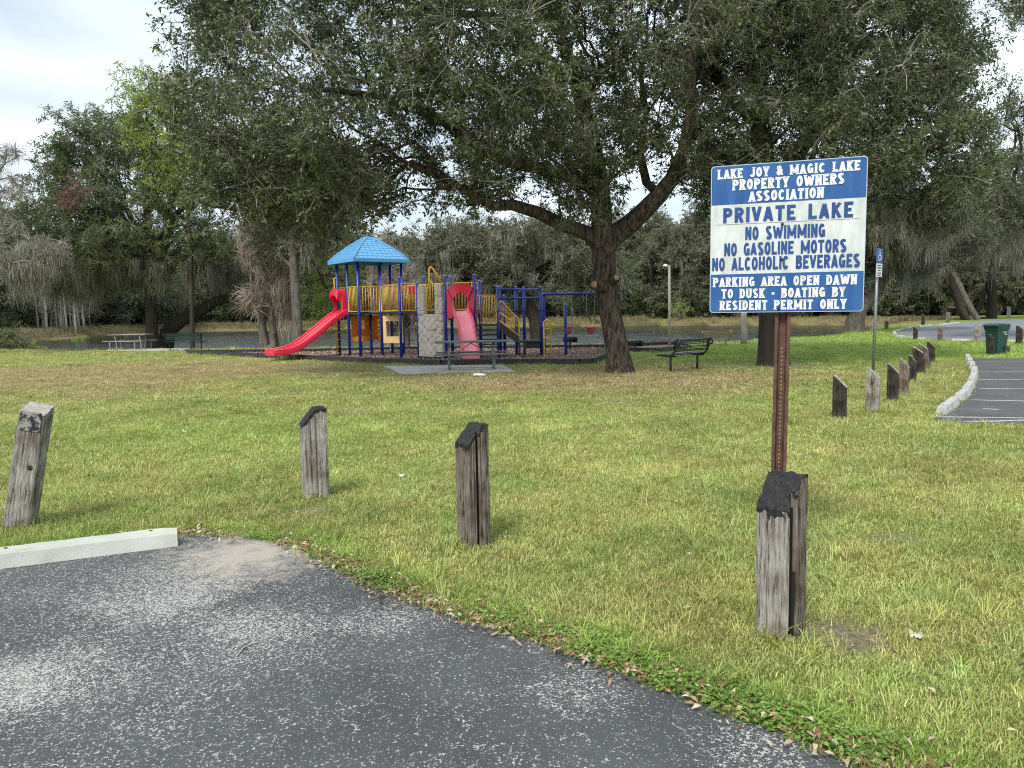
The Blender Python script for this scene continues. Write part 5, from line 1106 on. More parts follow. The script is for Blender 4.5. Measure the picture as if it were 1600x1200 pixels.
# ================================================================== GREEN WHEELED BIN
binm = mat('bin_green', (.012, .055, .045), .45, var=.12, vscale=12); blackp = mat('black_plastic', (.018, .018, .02), .5)
fb = G(1556, 553.5); B = empty('wheeled_bin', fb, R(22), label='dark green wheeled rubbish bin with hinged lid on the grass by the loop road', cat='bin')
hh = hgt(1556, 0, 510, fb); B.scale = (.76, .76, 1); mb = MB()
def frust(mb, w0, d0, w1, d1, z0, z1, mi=0):
    vs = [(sx * w0 / 2, sy * d0 / 2, z0) for sx, sy in ((-1, -1), (1, -1), (1, 1), (-1, 1))] + [(sx * w1 / 2, sy * d1 / 2, z1) for sx, sy in ((-1, -1), (1, -1), (1, 1), (-1, 1))]
    mb.add(vs, [(3, 2, 1, 0), (4, 5, 6, 7), (0, 1, 5, 4), (1, 2, 6, 5), (2, 3, 7, 6), (3, 0, 4, 7)], mi)
frust(mb, .50, .46, .64, .58, .03, hh); frust(mb, .67, .61, .70, .64, hh - .1, hh - .001); mb.build('bin_body', binm, B)
mb = MB(); vs = []; lidp = [(-.40, .0), (-.42, .035), (-.30, .075), (0, .09), (.30, .07), (.38, .03), (.38, 0)]
for sy in (-.33, .33): vs += [(x, sy, hh + z + .002) for x, z in lidp]
n = len(lidp); mb.add(vs, [tuple(range(n)), tuple(range(n, 2 * n))[::-1]] + [(i, n + i, n + (i + 1) % n, (i + 1) % n) for i in range(n)]); mb.build('lid', binm, B)
mb = MB(); mb.tube([(.40, -.2, hh - .02), (.46, -.2, hh + .01), (.46, .2, hh + .01), (.40, .2, hh - .02)], .015, 6); mb.build('handle', blackp, B)
for sy in (-1, 1): mb = MB(); mb.tube([(.24, sy * .27, .13), (.24, sy * .33, .13)], .13, 18); wh = mb.build('wheel', blackp, B); mb = MB(); mb.tube([(.24, sy * .331, .13), (.24, sy * .336, .13)], .05, 10); mb.build('hub', binm, wh)
mb = MB(); mb.box((.12, -.3, hh * .72), (.16, .004, .03), (R(6), 0, 0)); mb.box((.05, -.312, hh * .8), (.26, .004, .022), (R(6), 0, 0)); mb.build('print', mat('bin_print', (.6, .62, .6), .6), B)

# ================================================================== PLAYGROUND
PB = mat('blue_powder_coat', (.014, .036, .30), .35, var=.1, vscale=3, spec=.5); YL = mat('yellow_powder_coat', (.92, .56, .075), .4, var=.1, vscale=5); RD = mat('red_plastic', (.66, .016, .055), .28, var=.12, vscale=2.2, spec=.6)
RIM = mat('red_rim_plastic', (.74, .045, .085), .25, spec=.7)
RD_SHEEN = mat('sky_sheen_red_plastic', (.93, .27, .35), .3, var=.1, vscale=3, spec=.6); BLK = mat('black_coated_deck', (.03, .028, .028), .6, var=.2, vscale=8); OR = mat('orange_plastic', (.93, .36, .03), .45, var=.1, vscale=3); TN = mat('tan_plastic', (.90, .60, .27), .5, var=.1, vscale=3)  # single slide's pink is sky sheen painted into its red
CAPM = mat('post_cap_blue', (.16, .25, .42), .35); ROOF = mat('roof_blue', (.12, .38, .66), .3, var=.08, vscale=3, spec=.5)
rock = mat('moulded_rock', (.56, .50, .44), .8, color2=(.46, .41, .355), vscale=4.5, bump=.006, bscale=30, rampw=.14)
org = G(563.5, 559.5); PG = empty('play_structure', (org.x, org.y, 0), 0, label='large blue and yellow play structure with canopy roof and red slides in the mulch', cat='playground')
def L(v): return Vector(v) - Vector((org.x, org.y, 0))
u = Vector((.802, .599, 0)); v_ = Vector((-.599, .802, 0)); D0 = L(org); D0.z = 0
DZ = W(563, 489, org.y).z; EAV = W(558, 409, org.y).z; APX = W(566, 371, org.y + 1.2).z
def post(p, z1, r_=.052, capd=True, z0=-.1, name='post'):
    mb = MB(); mb.tube([(p.x, p.y, z0), (p.x, p.y, z1)], r_, 12); o = mb.build(name, PB, PG)
    if capd: mb = MB(); mb.dome((p.x, p.y, z1), r_ * 1.06, r_ * .9, 12); mb.build('post_cap', CAPM, o)
    for zz in (DZ,): 
        if z1 > DZ + .3: mb = MB(); mb.tube([(p.x, p.y, zz - .05), (p.x, p.y, zz)], r_ * 1.25, 12); mb.build('collar', PB, o)
    return o
s1 = 1.82
grid = {}
for i in range(3):
    for j in range(3):
        q = D0 + u * (i * s1 / 2) + v_ * (j * s1 / 2); grid[i, j] = q; center = (i == 1 and j == 1); post(q, DZ if center else EAV - .02, capd=False)
def deck(pts, z, th=.06, m_=None, name='deck'): mb = MB(); mb.prism([(p.x, p.y) for p in pts], z - th, z); return mb.build(name, m_ or BLK, PG)
deck([grid[0, 0], grid[2, 0], grid[2, 2], grid[0, 2]], DZ)
def rail(p, q, z0, z1, gap=.13, r_=.0095, name='railing', m_=None, fr=.02, parent=None):
    p = Vector(p); q = Vector(q); d = (q - p); L_ = Vector((d.x, d.y, 0)).length; k = max(1, int(L_ / gap)); d0 = d.normalized() * .06; P_, Q_ = p + d0, q - d0; mb = MB()
    dz = q.z - p.z
    mb.tube([P_ + Vector((0, 0, z0)), Q_ + Vector((0, 0, z0)), Q_ + Vector((0, 0, z1)), P_ + Vector((0, 0, z1))], fr, 6, closed=True); o = mb.build(name, m_ or YL, parent or PG)
    for i in range(1, k): c_ = P_.lerp(Q_, i / k); mb = MB(); mb.tube([c_ + Vector((0, 0, z0)), c_ + Vector((0, 0, z1))], r_, 5); mb.build('baluster', m_ or YL, o)
    return o
Z0, Z1 = DZ + .05, DZ + .98
rail(grid[0, 0], grid[0, 1], Z0, Z1); rail(grid[0, 0], grid[1, 0], Z0, Z1); rail(grid[0, 2], grid[1, 2], Z0, Z1); rail(grid[1, 2], grid[2, 2], Z0, Z1); rail(grid[2, 1], grid[2, 2], Z0, Z1)
# canopy roof: hipped and softly curved, with tile courses and ridge caps
C0 = (grid[0, 0] + grid[2, 2]) / 2; hs_ = s1 / 2 + .24
rf = MB(); K = 9
def roofpt(a_, b_):                           # a, b in -1..1 across; height curved
    m_ = max(abs(a_), abs(b_)); z = EAV + .10 + (APX - EAV - .10) * (1 - m_ ** 1.32)
    return C0 + u * a_ * hs_ + v_ * b_ * hs_ + Vector((0, 0, z))
vs = []; fs = []
def rf_face(ax, sg):
    vs = []; rows = 10
    for r_ in range(rows):
        for e_ in (0, 1):
            m0 = 1 - (r_ + e_) / rows; lift = .018 * (1 - e_)
            for k in range(K + 1):
                t_ = (-1 + 2 * k / K) * m0; p = roofpt(*( (sg * m0, t_) if ax == 0 else (t_, sg * m0))); p.z += lift; vs.append(p)
    n = K + 1; f = []
    for r_ in range(2 * rows - 1):
        for k in range(K): f.append((r_ * n + k, r_ * n + k + 1, (r_ + 1) * n + k + 1, (r_ + 1) * n + k))
    return vs, f
for ax, sg in ((0, 1), (0, -1), (1, 1), (1, -1)): a_, b_ = rf_face(ax, sg); rf.add(a_, b_)
roof = rf.build('canopy_roof', ROOF, PG)
mb = MB(); q = [C0 + u * a_ * hs_ + v_ * b_ * hs_ for a_, b_ in ((-1, -1), (1, -1), (1, 1), (-1, 1))]
for i in range(4):
    p0, p1 = q[i], q[(i + 1) % 4]; n_ = (p1 - p0).cross(Vector((0, 0, 1))).normalized() * .012
    mb.add([p0 + n_ + Vector((0, 0, EAV)), p1 + n_ + Vector((0, 0, EAV)), p1 + n_ + Vector((0, 0, EAV + .125)), p0 + n_ + Vector((0, 0, EAV + .125)), p0 - n_ + Vector((0, 0, EAV)), p1 - n_ + Vector((0, 0, EAV)), p1 - n_ + Vector((0, 0, EAV + .115)), p0 - n_ + Vector((0, 0, EAV + .115))], [(0, 1, 2, 3), (4, 7, 6, 5), (0, 4, 5, 1), (3, 2, 6, 7)])
mb.build('fascia', ROOF, roof)
for a_, b_ in ((-1, -1), (1, -1), (1, 1), (-1, 1)): mb = MB(); mb.tube([roofpt(a_ * t_, b_ * t_) + Vector((0, 0, .02)) for t_ in (1, .85, .7, .55, .4, .25, .1, 0)], .032, 6); mb.build('ridge_cap', ROOF, roof)
mb = MB(); K2 = 7
for ax, sg in ((0, 1), (0, -1), (1, 1), (1, -1)):    # raised joints between the tiles
    for r_ in range(10):
        m0, m1 = 1 - r_ / 10, 1 - (r_ + 1) / 10; nt_ = max(1, int(12 * m0))
        for k in range(1, nt_ + 1):
            t_ = (-1 + 2 * (k - (.5 if r_ % 2 else 0)) / nt_) * .97
            if abs(t_) > .97: continue
            p0 = roofpt(*((sg * m0, t_ * m0) if ax == 0 else (t_ * m0, sg * m0))); p1 = roofpt(*((sg * m1, t_ * m0 if abs(t_ * m0) < m1 else t_ * m1) if ax == 0 else (t_ * m0 if abs(t_ * m0) < m1 else t_ * m1, sg * m1)))
            p0.z += .022; p1.z += .008; mb.tube([p0, p1], .006, 3, cap=False)
mb.build('tile_joints', mat('roof_joint', (.04, .17, .42), .5), roof, kind='stuff')
# --- double slide
ga, gb_ = grid[0, 1], grid[0, 2]; mid = (ga + gb_) / 2; sd = v_; wdt = .98; dirn = -u
prof = [(0, DZ + .02), (.18, DZ - .02), (.5, DZ - .26), (1.0, DZ - .68), (1.5, DZ - 1.08), (1.9, DZ - 1.31), (2.2, DZ - 1.375), (2.62, DZ - 1.39)]
prof = [(a_ * 1.12, max(.17, b_)) for a_, b_ in prof]
def slide(start, dirn, sd, prof, wdt, lanes, m_, name, label=None, wallh=.17):
    mb = MB(); xs_ = []; t_ = .035; lw = wdt / lanes; pr = []
    for k in range(lanes):
        a0 = -wdt / 2 + k * lw
        pr += [(a0 + (0 if k == 0 else t_ * .4), wallh if k == 0 else wallh * .9), (a0 + t_ * (1 if k == 0 else .6), wallh if k == 0 else wallh * .9), (a0 + t_ * 1.6, .05), (a0 + t_ * 3.2, .0), (a0 + lw - t_ * 3.2, .0), (a0 + lw - t_ * 1.6, .05), (a0 + lw - t_ * (1 if k == lanes - 1 else .6), wallh * (1 if k == lanes - 1 else .9))]
    pr += [(wdt / 2, wallh), (wdt / 2 + .012, wallh - .03), (wdt / 2 - .01, -.09), (-wdt / 2 + .01, -.09), (-wdt / 2 - .012, wallh - .03)]
    n = len(pr); vs = []
    # finer profile
    P_ = []
    for i in range(len(prof) - 1):
        for s_ in range(3): f = s_ / 3; P_.append((prof[i][0] + (prof[i + 1][0] - prof[i][0]) * f, prof[i][1] + (prof[i + 1][1] - prof[i][1]) * f))
    P_.append(prof[-1])
    P_ = [(p[0], (P_[max(0, i - 1)][1] + p[1] * 2 + P_[min(len(P_) - 1, i + 1)][1]) / 4) for i, p in enumerate(P_)]
    m__ = len(P_)
    for i, (a_, z) in enumerate(P_):
        e_ = 1 if i < m__ - 1 else .7
        for (y, h_) in pr: vs.append(start + dirn * a_ + sd * y * (1 if i < m__ - 1 else .97) + Vector((0, 0, z + (h_ * e_ if h_ > 0 else h_))))
    fs = [(i * n + j, i * n + (j + 1) % n, (i + 1) * n + (j + 1) % n, (i + 1) * n + j) for i in range(m__ - 1) for j in range(n)] + [tuple(range(n)), tuple((m__ - 1) * n + j for j in range(n))[::-1]]
    mb.add(vs, fs, 0, False); o = mb.build(name, m_, PG)
    for k in range(lanes + 1):
        y = -wdt / 2 + k * lw + (t_ * .5 if k == 0 else -t_ * .5 if k == lanes else 0); rm_ = MB(); rm_.tube([start + dirn * a_ + sd * y + Vector((0, 0, z + wallh * (1 if i < m__ - 1 else .75))) for i, (a_, z) in enumerate(P_)], .03, 8); rm_.build('slide_rim', RIM, o)
    if label: o['label'] = label
    import bmesh; bm = bmesh.new(); bm.from_mesh(o.data); bmesh.ops.recalc_face_normals(bm, faces=bm.faces[:]); bm.to_mesh(o.data); bm.free(); o.data.polygons.foreach_set('use_smooth', [True] * len(o.data.polygons)); o.data.set_sharp_from_angle(angle=R(40)); return o
sl = slide(mid, dirn, sd, prof, wdt, 2, RD, 'slide', 'red double slide running down to the left', .11)
mb = MB(); q = mid + dirn * 2.0; mb.tube([(q.x, q.y, -.1), (q.x, q.y, prof[4][1] - .1)], .025, 8); mb.build('slide_leg', YL, sl)
def hood(cc, sd, dirn, wd, z0, z1, m_, dep=.34, nm='slide_hood', inner=.66):
    """arched moulded hood: two side cheeks and a rounded brow"""
    mb = MB(); k = 14; outer = []; inn = []
    for i in range(k + 1):
        a_ = math.pi * (i / k); x = -math.cos(a_) * wd / 2; zt = z0 + (z1 - z0) * (.72 + .28 * math.sin(a_) ** .7); outer.append((x if 0 < i < k else math.copysign(wd / 2, x), zt))
    hi_ = z0 + (z1 - z0) * .72; iw = wd * inner / 2
    inn = [(-math.cos(math.pi * i / k) * iw, z0 + (z1 - z0) * .40 + math.sin(math.pi * i / k) * (z1 - z0) * .34) for i in range(k + 1)]
    O_ = [(-wd / 2, z0)] + outer + [(wd / 2, z0)]; I_ = [(-iw, z0)] + inn + [(iw, z0)]; n = len(O_)
    V = []
    for d_, oo, ii in ((0, 1, 1), (dep, 1.0, .97)):
        V += [cc + sd * x * oo + dirn * d_ * (1 if 2 < j < n - 3 else .55) + Vector((0, 0, z)) for j, (x, z) in enumerate(O_)]; V += [cc + sd * x * ii + dirn * (d_ + (.05 if d_ else 0)) * (1 if 2 < j < n - 3 else .55) + Vector((0, 0, z)) for j, (x, z) in enumerate(I_)]
    f = []
    for j in range(n - 1):
        f += [(j, j + 1, n + j + 1, n + j), (2 * n + j, 3 * n + j, 3 * n + j + 1, 2 * n + j + 1), (j, 2 * n + j, 2 * n + j + 1, j + 1), (n + j, n + j + 1, 3 * n + j + 1, 3 * n + j)]
    f += [(0, n, 3 * n, 2 * n), (n - 1, 2 * n - 1, 4 * n - 1, 3 * n - 1)]
    mb.add(V, f, 0, False); return mb.build(nm, m_, PG)
hood(mid + dirn * .05, sd, dirn, s1 / 2 - .02, DZ + .02, DZ + .93, RD, .30, inner=.86)
# spiral climber beneath the slide, on the left
q = (grid[0, 2] + dirn * .12); sp_ = MB(); sp_.tube([(q.x, q.y, -.1), (q.x, q.y, DZ + 1.35), (q.x + .12, q.y + .1, DZ + 1.4)], .02, 6); so = sp_.build('climbing_pole', YL, PG)
sp_ = MB(); sp_.tube([(q.x + .13 * math.cos(t_ * .5), q.y + .13 * math.sin(t_ * .5), .12 + t_ * .0215) for t_ in range(0, 70)], .016, 5); sp_.build('spiral', YL, so)
# under-deck play panels
def panel_holes(p, q, z0, z1, m_, nm, holes, th=.04):
    """upright moulded panel from p to q with window openings (u0, v0, u1, v1 in 0..1)"""
    d = q - p; n_ = Vector((-d.y, d.x, 0)).normalized() * th / 2; us = sorted({0, 1} | {h[0] for h in holes} | {h[2] for h in holes}); vs_ = sorted({0, 1} | {h[1] for h in holes} | {h[3] for h in holes}); mb = MB()
    for i in range(len(us) - 1):
        for j in range(len(vs_) - 1):
            cu, cv = (us[i] + us[i + 1]) / 2, (vs_[j] + vs_[j + 1]) / 2
            if any(h[0] < cu < h[2] and h[1] < cv < h[3] for h in holes): continue
            a_, b_ = p + d * us[i], p + d * us[i + 1]; z_0, z_1 = z0 + (z1 - z0) * vs_[j], z0 + (z1 - z0) * vs_[j + 1]
            vs = [x + s_ + Vector((0, 0, z)) for s_ in (-n_, n_) for x, z in ((a_, z_0), (b_, z_0), (b_, z_1), (a_, z_1))]
            mb.add(vs, [(0, 1, 2, 3), (4, 7, 6, 5), (0, 4, 5, 1), (1, 5, 6, 2), (2, 6, 7, 3), (3, 7, 4, 0)])
    return mb.build(nm, m_, PG)
win = [(x0, y0, x0 + .12, y0 + .16) for x0 in (.36, .52) for y0 in (.46, .66)]
p0 = L(W(549, 500, org.y + 1.3)); p1 = L(W(580, 500, org.y + 1.9)); p0.z = p1.z = 0
panel_holes(p0, p1, DZ - 1.05, DZ - .12, OR, 'play_house_panel', win)
bq = MB(); bq.bbox(((p0.x + p1.x) / 2 + .05, (p0.y + p1.y) / 2 - .2, DZ - 1.0), (.7, .34, .2), (0, 0, math.atan2(p1.y - p0.y, p1.x - p0.x)), .03); bq.build('bench_seat', OR, PG)
p0 = L(W(582, 500, org.y + 1.9)); p1 = L(W(598, 500, org.y + 1.2)); p0.z = p1.z = 0
panel_holes(p0, p1, DZ - 1.05, DZ - .1, OR, 'play_house_panel', [(.45, y_, .75, y_ + .1) for y_ in (.2, .38, .56, .74)])
p0 = L(W(598.5, 500, org.y + .3)); p1 = L(W(629, 500, org.y + .1)); p0.z = p1.z = 0
panel_holes(p0, p1, DZ - 1.14, DZ - .12, TN, 'shop_window_panel', [(.16, .24, .80, .80)])
# --- bridge section to the right: posts from the photograph's feet
fr = {}
def P2(px, py, dz=0.): q = L(G(px, py)); q.z = 0; return q
I_ = P2(627.5, 561.5); K_ = P2(655, 561); M_ = P2(698, 562.5); N_ = P2(744, 562.5); O_ = P2(779.5, 561)
def topz(px, py, q): return W(px, py, q.y + org.y).z
post(I_, topz(623, 434, I_)); post(K_, topz(651.5, 443, K_)); post(M_, topz(694.5, 432, M_)); post(N_, topz(739.5, 430, N_)); post(O_, topz(777, 448, O_))
J_ = grid[2, 0]; bk_off = Vector((.12, 1.15, 0))
Lb, Mb, Nb, Ob = K_ + bk_off, M_ + bk_off, N_ + bk_off, O_ + Vector((.05, 1.1, 0))
post(Lb, topz(658, 433, Lb)); post(Mb, topz(694, 433, Mb)); post(Nb, topz(735, 440, Nb)); post(Ob, topz(774.5, 448, Ob))
rail(grid[1, 0], I_, Z0, Z1, gap=.15); rail(I_, K_, Z0, Z1); rail(grid[2, 1], Lb, Z0, Z1); rail(Lb, Mb, Z0, Z1); rail(Mb, Nb, Z0, Z1)
deck([grid[1, 0], I_, K_, Lb, grid[2, 1], grid[2, 0]], DZ - .004); deck([K_, M_, Mb, Lb], DZ - .01); DZ2 = DZ - .02; deck([M_, N_, Nb, Mb], DZ2)
mb = MB(); rd = I_.lerp(K_, .6) + Vector((0, .9, 0)); mb.bbox((rd.x, rd.y, DZ + .78), (.34, .05, .3), None, .02); mb.build('play_panel', RD, PG)
# rock climbing wall between K and M
def rockwall(p, q, z0, z1, nm, seed, cols, rows, notch=None):
    g = random.Random(seed); d = q - p; nn_ = Vector((d.y, -d.x, 0)).normalized(); mb = MB(); NX, NZ = 44, 60
    cells = [(g.random(), g.random(), g.uniform(-.02, .035)) for _ in range(cols * rows)]; vs = []
    for s_ in (0, 1):
        for j in range(NZ + 1):
            for i in range(NX + 1):
                a_, b_ = i / NX, j / NZ; ds = sorted(((((a_ - c_[0]) * d.length) ** 2 + (((b_ - c_[1]) * (z1 - z0)) ** 2) * 2.2) ** .5, c_[2]) for c_ in cells); e_ = min(1, (ds[1][0] - ds[0][0]) / .05)
                dep = (.03 + ds[0][1] * .9) * (e_ ** .6) + .012 * math.sin(a_ * 23 + seed) * math.sin(b_ * 31)
                bow = .04 * math.sin(math.pi * a_)
                vs.append(p + d * a_ + nn_ * ((.05 + dep + bow) if s_ == 0 else -.03) + Vector((0, 0, z0 + (z1 - z0) * b_)))
    n = NX + 1; fs = [(j * n + i, j * n + i + 1, (j + 1) * n + i + 1, (j + 1) * n + i) for j in range(NZ) for i in range(NX)]; o_ = n * (NZ + 1)
    fs += [(o_ + i, o_ + NZ * n + i, o_ + NZ * n + i + 1, o_ + i + 1) for i in range(NX)]
    fs += [(j * n, (j + 1) * n, o_ + (j + 1) * n, o_ + j * n) for j in range(NZ)] + [(j * n + NX, o_ + j * n + NX, o_ + (j + 1) * n + NX, (j + 1) * n + NX) for j in range(NZ)] + [(NZ * n + i, NZ * n + i + 1, o_ + NZ * n + i + 1, o_ + NZ * n + i) for i in range(NX)]
    mb.add(vs, fs, 0, True); return mb.build(nm, rock, PG)
a_, b_ = K_.lerp(M_, .06), K_.lerp(M_, .94); RZ = topz(676, 491, K_)
rockwall(a_, b_, .12, RZ, 'climbing_wall', 4, 3, 7)
RT = topz(676, 446, K_)
for s0, s1_ in ((.07, .30), (.70, .93)): rockwall(K_.lerp(M_, s0), K_.lerp(M_, s1_), RZ + .02, RT, 'climbing_wall_pillar', 6 + int(s0 * 10), 1, 4)
mb = MB()
for s_, e_ in ((.08, .34), (.92, .66)):
    p, q = K_.lerp(M_, s_), K_.lerp(M_, e_); h0 = Vector((0, -.06, 0)); mb.tube([p + h0 + Vector((0, 0, RT + .02)), q.lerp(p, .2) + h0 + Vector((0, 0, RT + .03)), q + h0 + Vector((0, 0, RT - .08)), q + h0 + Vector((0, 0, RZ))], .02, 6)
mb.build('grab_rail', YL, PG)
mb = MB(); mb.bbox(((K_.x + M_.x) / 2, (K_.y + M_.y) / 2 - .06, .09), (M_.x - K_.x - .1, .12, .06), None, .01); mb.build('wall_foot', BLK, PG)
# yellow climbing arch behind the wall
hq = K_ + Vector((.32, .95, 0)); hz = topz(673, 416, hq); mb = MB(); z0_ = DZ
for dy in (0, .3): mb.tube([hq + Vector((0, dy, z0_)), hq + Vector((0, dy, hz - .1)), hq + Vector((.05, dy, hz)), hq + Vector((.14, dy, hz - .08)), hq + Vector((.46, dy + .05, hz - .62))], .022, 6)
for t_ in (.25, .55, .8): mb.tube([hq + Vector((.14 + t_ * .3, 0, hz - .08 - .54 * t_)), hq + Vector((.14 + t_ * .3, .3, hz - .08 - .54 * t_))], .016, 5)
mb.tube([hq + Vector((0, 0, hz - .45)), hq + Vector((.38, .02, hz - .95)), hq + Vector((0, 0, z0_ + .1))], .02, 6); mb.build('climbing_arch', YL, PG)
# single slide toward the viewer
m2 = (M_ + N_) / 2; ex_ = L(G(737, 569.5)); ex_.z = 0; dr = (ex_ - m2); LS = dr.length; dr = dr.normalized(); sdv = (N_ - M_).normalized(); sl2_s = m2
pf = [(0, DZ2 + .02), (.08, DZ2 - .02), (.28, DZ2 - .22), (.58, DZ2 - .55), (.78, .52), (.9, .36), (.97, .30), (1.0, .29)]; LS = max(LS, 1.75)
sl2 = slide(sl2_s, dr, sdv, [(a_ * LS, z) for a_, z in pf], .56, 1, RD_SHEEN, 'slide', 'red single slide facing the lawn, pink sky sheen in its colour', .16)
mb = MB(); e_ = sl2_s + dr * LS * .9
for s_ in (-.22, .22): q = e_ + sdv * s_; mb.tube([(q.x, q.y, .34), (q.x, q.y, -.1)], .022, 6)
mb.build('slide_leg', YL, sl2)
hood(m2 + dr * .0, sdv, dr, (N_ - M_).length - .1, DZ2 - .22, topz(718, 443, m2), RD, .16, inner=.62)
rail(M_.lerp(N_, .18) + Vector((0, .12, 0)), M_.lerp(N_, .82) + Vector((0, .12, 0)), DZ2 + .05, DZ2 + .85, gap=.12)
# lower platform, railings, steps and ramp
D3 = topz(760, 507, N_) ; deck([N_, O_, Ob, Nb], D3); rail(N_, O_, D3 + .06, topz(760, 461, N_)); rail(Nb, Ob, D3 + .06, topz(760, 463, Nb))
stp = MB()
for i, (py_) in enumerate((516, 524, 532, 540)):
    z = topz(760, py_, N_); st_ = MB(); c_ = (N_ + O_) / 2 + Vector((0, .1 + .0 * i, 0)); st_.bbox((c_.x, c_.y + .28 * i, z), ((O_ - N_).length - .12, .3, .045), None, .01); st_.build('step', BLK, PG)
TZ = topz(830, 533, O_); T0 = O_ + Vector((1.55, -.1, 0)); tl = P2(812, 559); tr_ = P2(846, 558); post(P2(820, 556.5), topz(816.4, 449, P2(820, 556.5))); post(P2(807.6, 556), topz(804.6, 449, P2(807.6, 556)) )
tb = P2(846, 556.5); post(tb, topz(843.4, 449, tb)); tb2 = tb + Vector((.12, .3, 0)); post(tb2, topz(848.6, 459, tb2))
post(P2(789, 558), topz(786.6, 462, P2(789, 558)))
mb = MB(); mb.bbox(((tl.x + tr_.x) / 2, (tl.y + tr_.y) / 2 + .35, TZ - .03), (tr_.x - tl.x, .8, .07), None, .015); mb.build('transfer_platform', BLK, PG)
mb = MB(); mb.bbox(((tl.x + tr_.x) / 2 + .05, (tl.y + tr_.y) / 2 + .35, TZ - .17), ((tr_.x - tl.x) * .75, .7, .2), None, .015); mb.build('platform_skirt', BLK, PG)
for q in (tl, P2(820, 560)): mb = MB(); mb.tube([(q.x, q.y, -.1), (q.x, q.y, TZ - .05)], .03, 8); mb.build('platform_leg', BLK, PG)
# ramp with closed sides
ra, rb_ = O_ + Vector((.03, -.02, 0)), tl + Vector((.0, .02, 0))
for off_ in (0, .75):
    o2 = Vector((.0, off_, 0)); mb = MB(); a0, b0 = ra + o2, rb_ + o2; zA, zB = D3 + .0, TZ + .03; th_ = Vector((0, .02, 0))
    vs = [p + s_ for s_ in (-th_, th_) for p in (a0 + Vector((0, 0, zA - .2)), b0 + Vector((0, 0, zB - .17)), b0 + Vector((0, 0, zB + .08)), a0 + Vector((0, 0, zA + .08)))]
    mb.add(vs, [(0, 1, 2, 3), (4, 7, 6, 5), (0, 4, 5, 1), (1, 5, 6, 2), (2, 6, 7, 3), (3, 7, 4, 0)]); mb.build('ramp_side', mat('brown_deck', (.06, .03, .028), .6), PG)
    mb = MB(); rr = .022; hr = .78
    mb.tube([a0 + Vector((0, 0, zA + .1)), a0 + Vector((0, 0, zA + hr - .1)), a0 + Vector((.08, 0, zA + hr)), b0 + Vector((-.1, 0, zB + hr + .02)), b0 + Vector((0, 0, zB + hr - .1)), b0 + Vector((0, 0, zB - .2))], rr, 6)
    for f_ in (.12, .42): mb.tube([a0 + Vector((0, 0, zA + f_)), b0 + Vector((0, 0, zB + f_))], .018, 6)
    hr_ = mb.build('handrail', YL, PG)
    if off_:
        for k in range(1, 10): c_ = (a0).lerp(b0, k / 10); z = zA + (zB - zA) * k / 10; mb = MB(); mb.tube([c_ + Vector((0, 0, z + .12)), c_ + Vector((0, 0, z + hr))], .012, 5); mb.build('baluster', YL, hr_)
mb = MB(); mb.add([ra + Vector((0, .02, D3 - .06)), rb_ + Vector((0, .02, TZ)), rb_ + Vector((0, .73, TZ)), ra + Vector((0, .73, D3 - .06))], [(0, 1, 2, 3)]); mb.add([ra + Vector((0, .02, D3 - .1)), rb_ + Vector((0, .02, TZ - .04)), rb_ + Vector((0, .73, TZ - .04)), ra + Vector((0, .73, D3 - .1))], [(3, 2, 1, 0)]); mb.build('ramp', BLK, PG)
# overhead ladder bars
def beam(a_, b_, r_=.035): mb = MB(); mb.tube([a_, b_], r_, 8); return mb.build('overhead_beam', PB, PG)
zb1 = topz(800, 452, O_); zb2 = topz(800, 466, O_); eb = P2(846, 556.5)
beam(O_ + Vector((0, 0, zb1)), eb + Vector((0, 0, zb1 - .0))); beam(O_ + Vector((0, .1, zb2)), eb + Vector((0, .1, zb2 + .02)))
q1 = P2(820, 556.5); q2 = P2(807.6, 556)
beam(q2 + Vector((0, 0, zb1 - .05)), q1 + Vector((0, 0, zb1 - .05)))
# arch ladder and pull-up bar
al, ar = P2(850.5, 560.5), P2(861, 560); za = topz(855, 500, al); mb = MB(); c_ = (al + ar) / 2; w_ = (ar - al).length / 2
mb.tube([al + Vector((0, 0, -.1)), al + Vector((0, 0, za - w_))] + [Vector((c_.x - w_ * math.cos(R(t_)), c_.y, za - w_ + w_ * math.sin(R(t_)))) for t_ in (20, 50, 80, 100, 130, 160)] + [ar + Vector((0, 0, za - w_)), ar + Vector((0, 0, -.1))], .025, 8); alo = mb.build('arch_ladder', YL, PG)
for z in (za * .28, za * .55, za * .78): mb = MB(); mb.tube([(al.x, al.y, z), (ar.x, ar.y, z)], .018, 6); mb.build('rung', YL, alo)
U_ = P2(884.5, 557); post(U_, topz(883, 476, U_)); zbar = topz(870, 508, U_); mb = MB(); mb.tube([eb + Vector((0, 0, zbar)), U_ + Vector((0, 0, zbar))], .02, 8); mb.build('pull_up_bar', YL, PG)

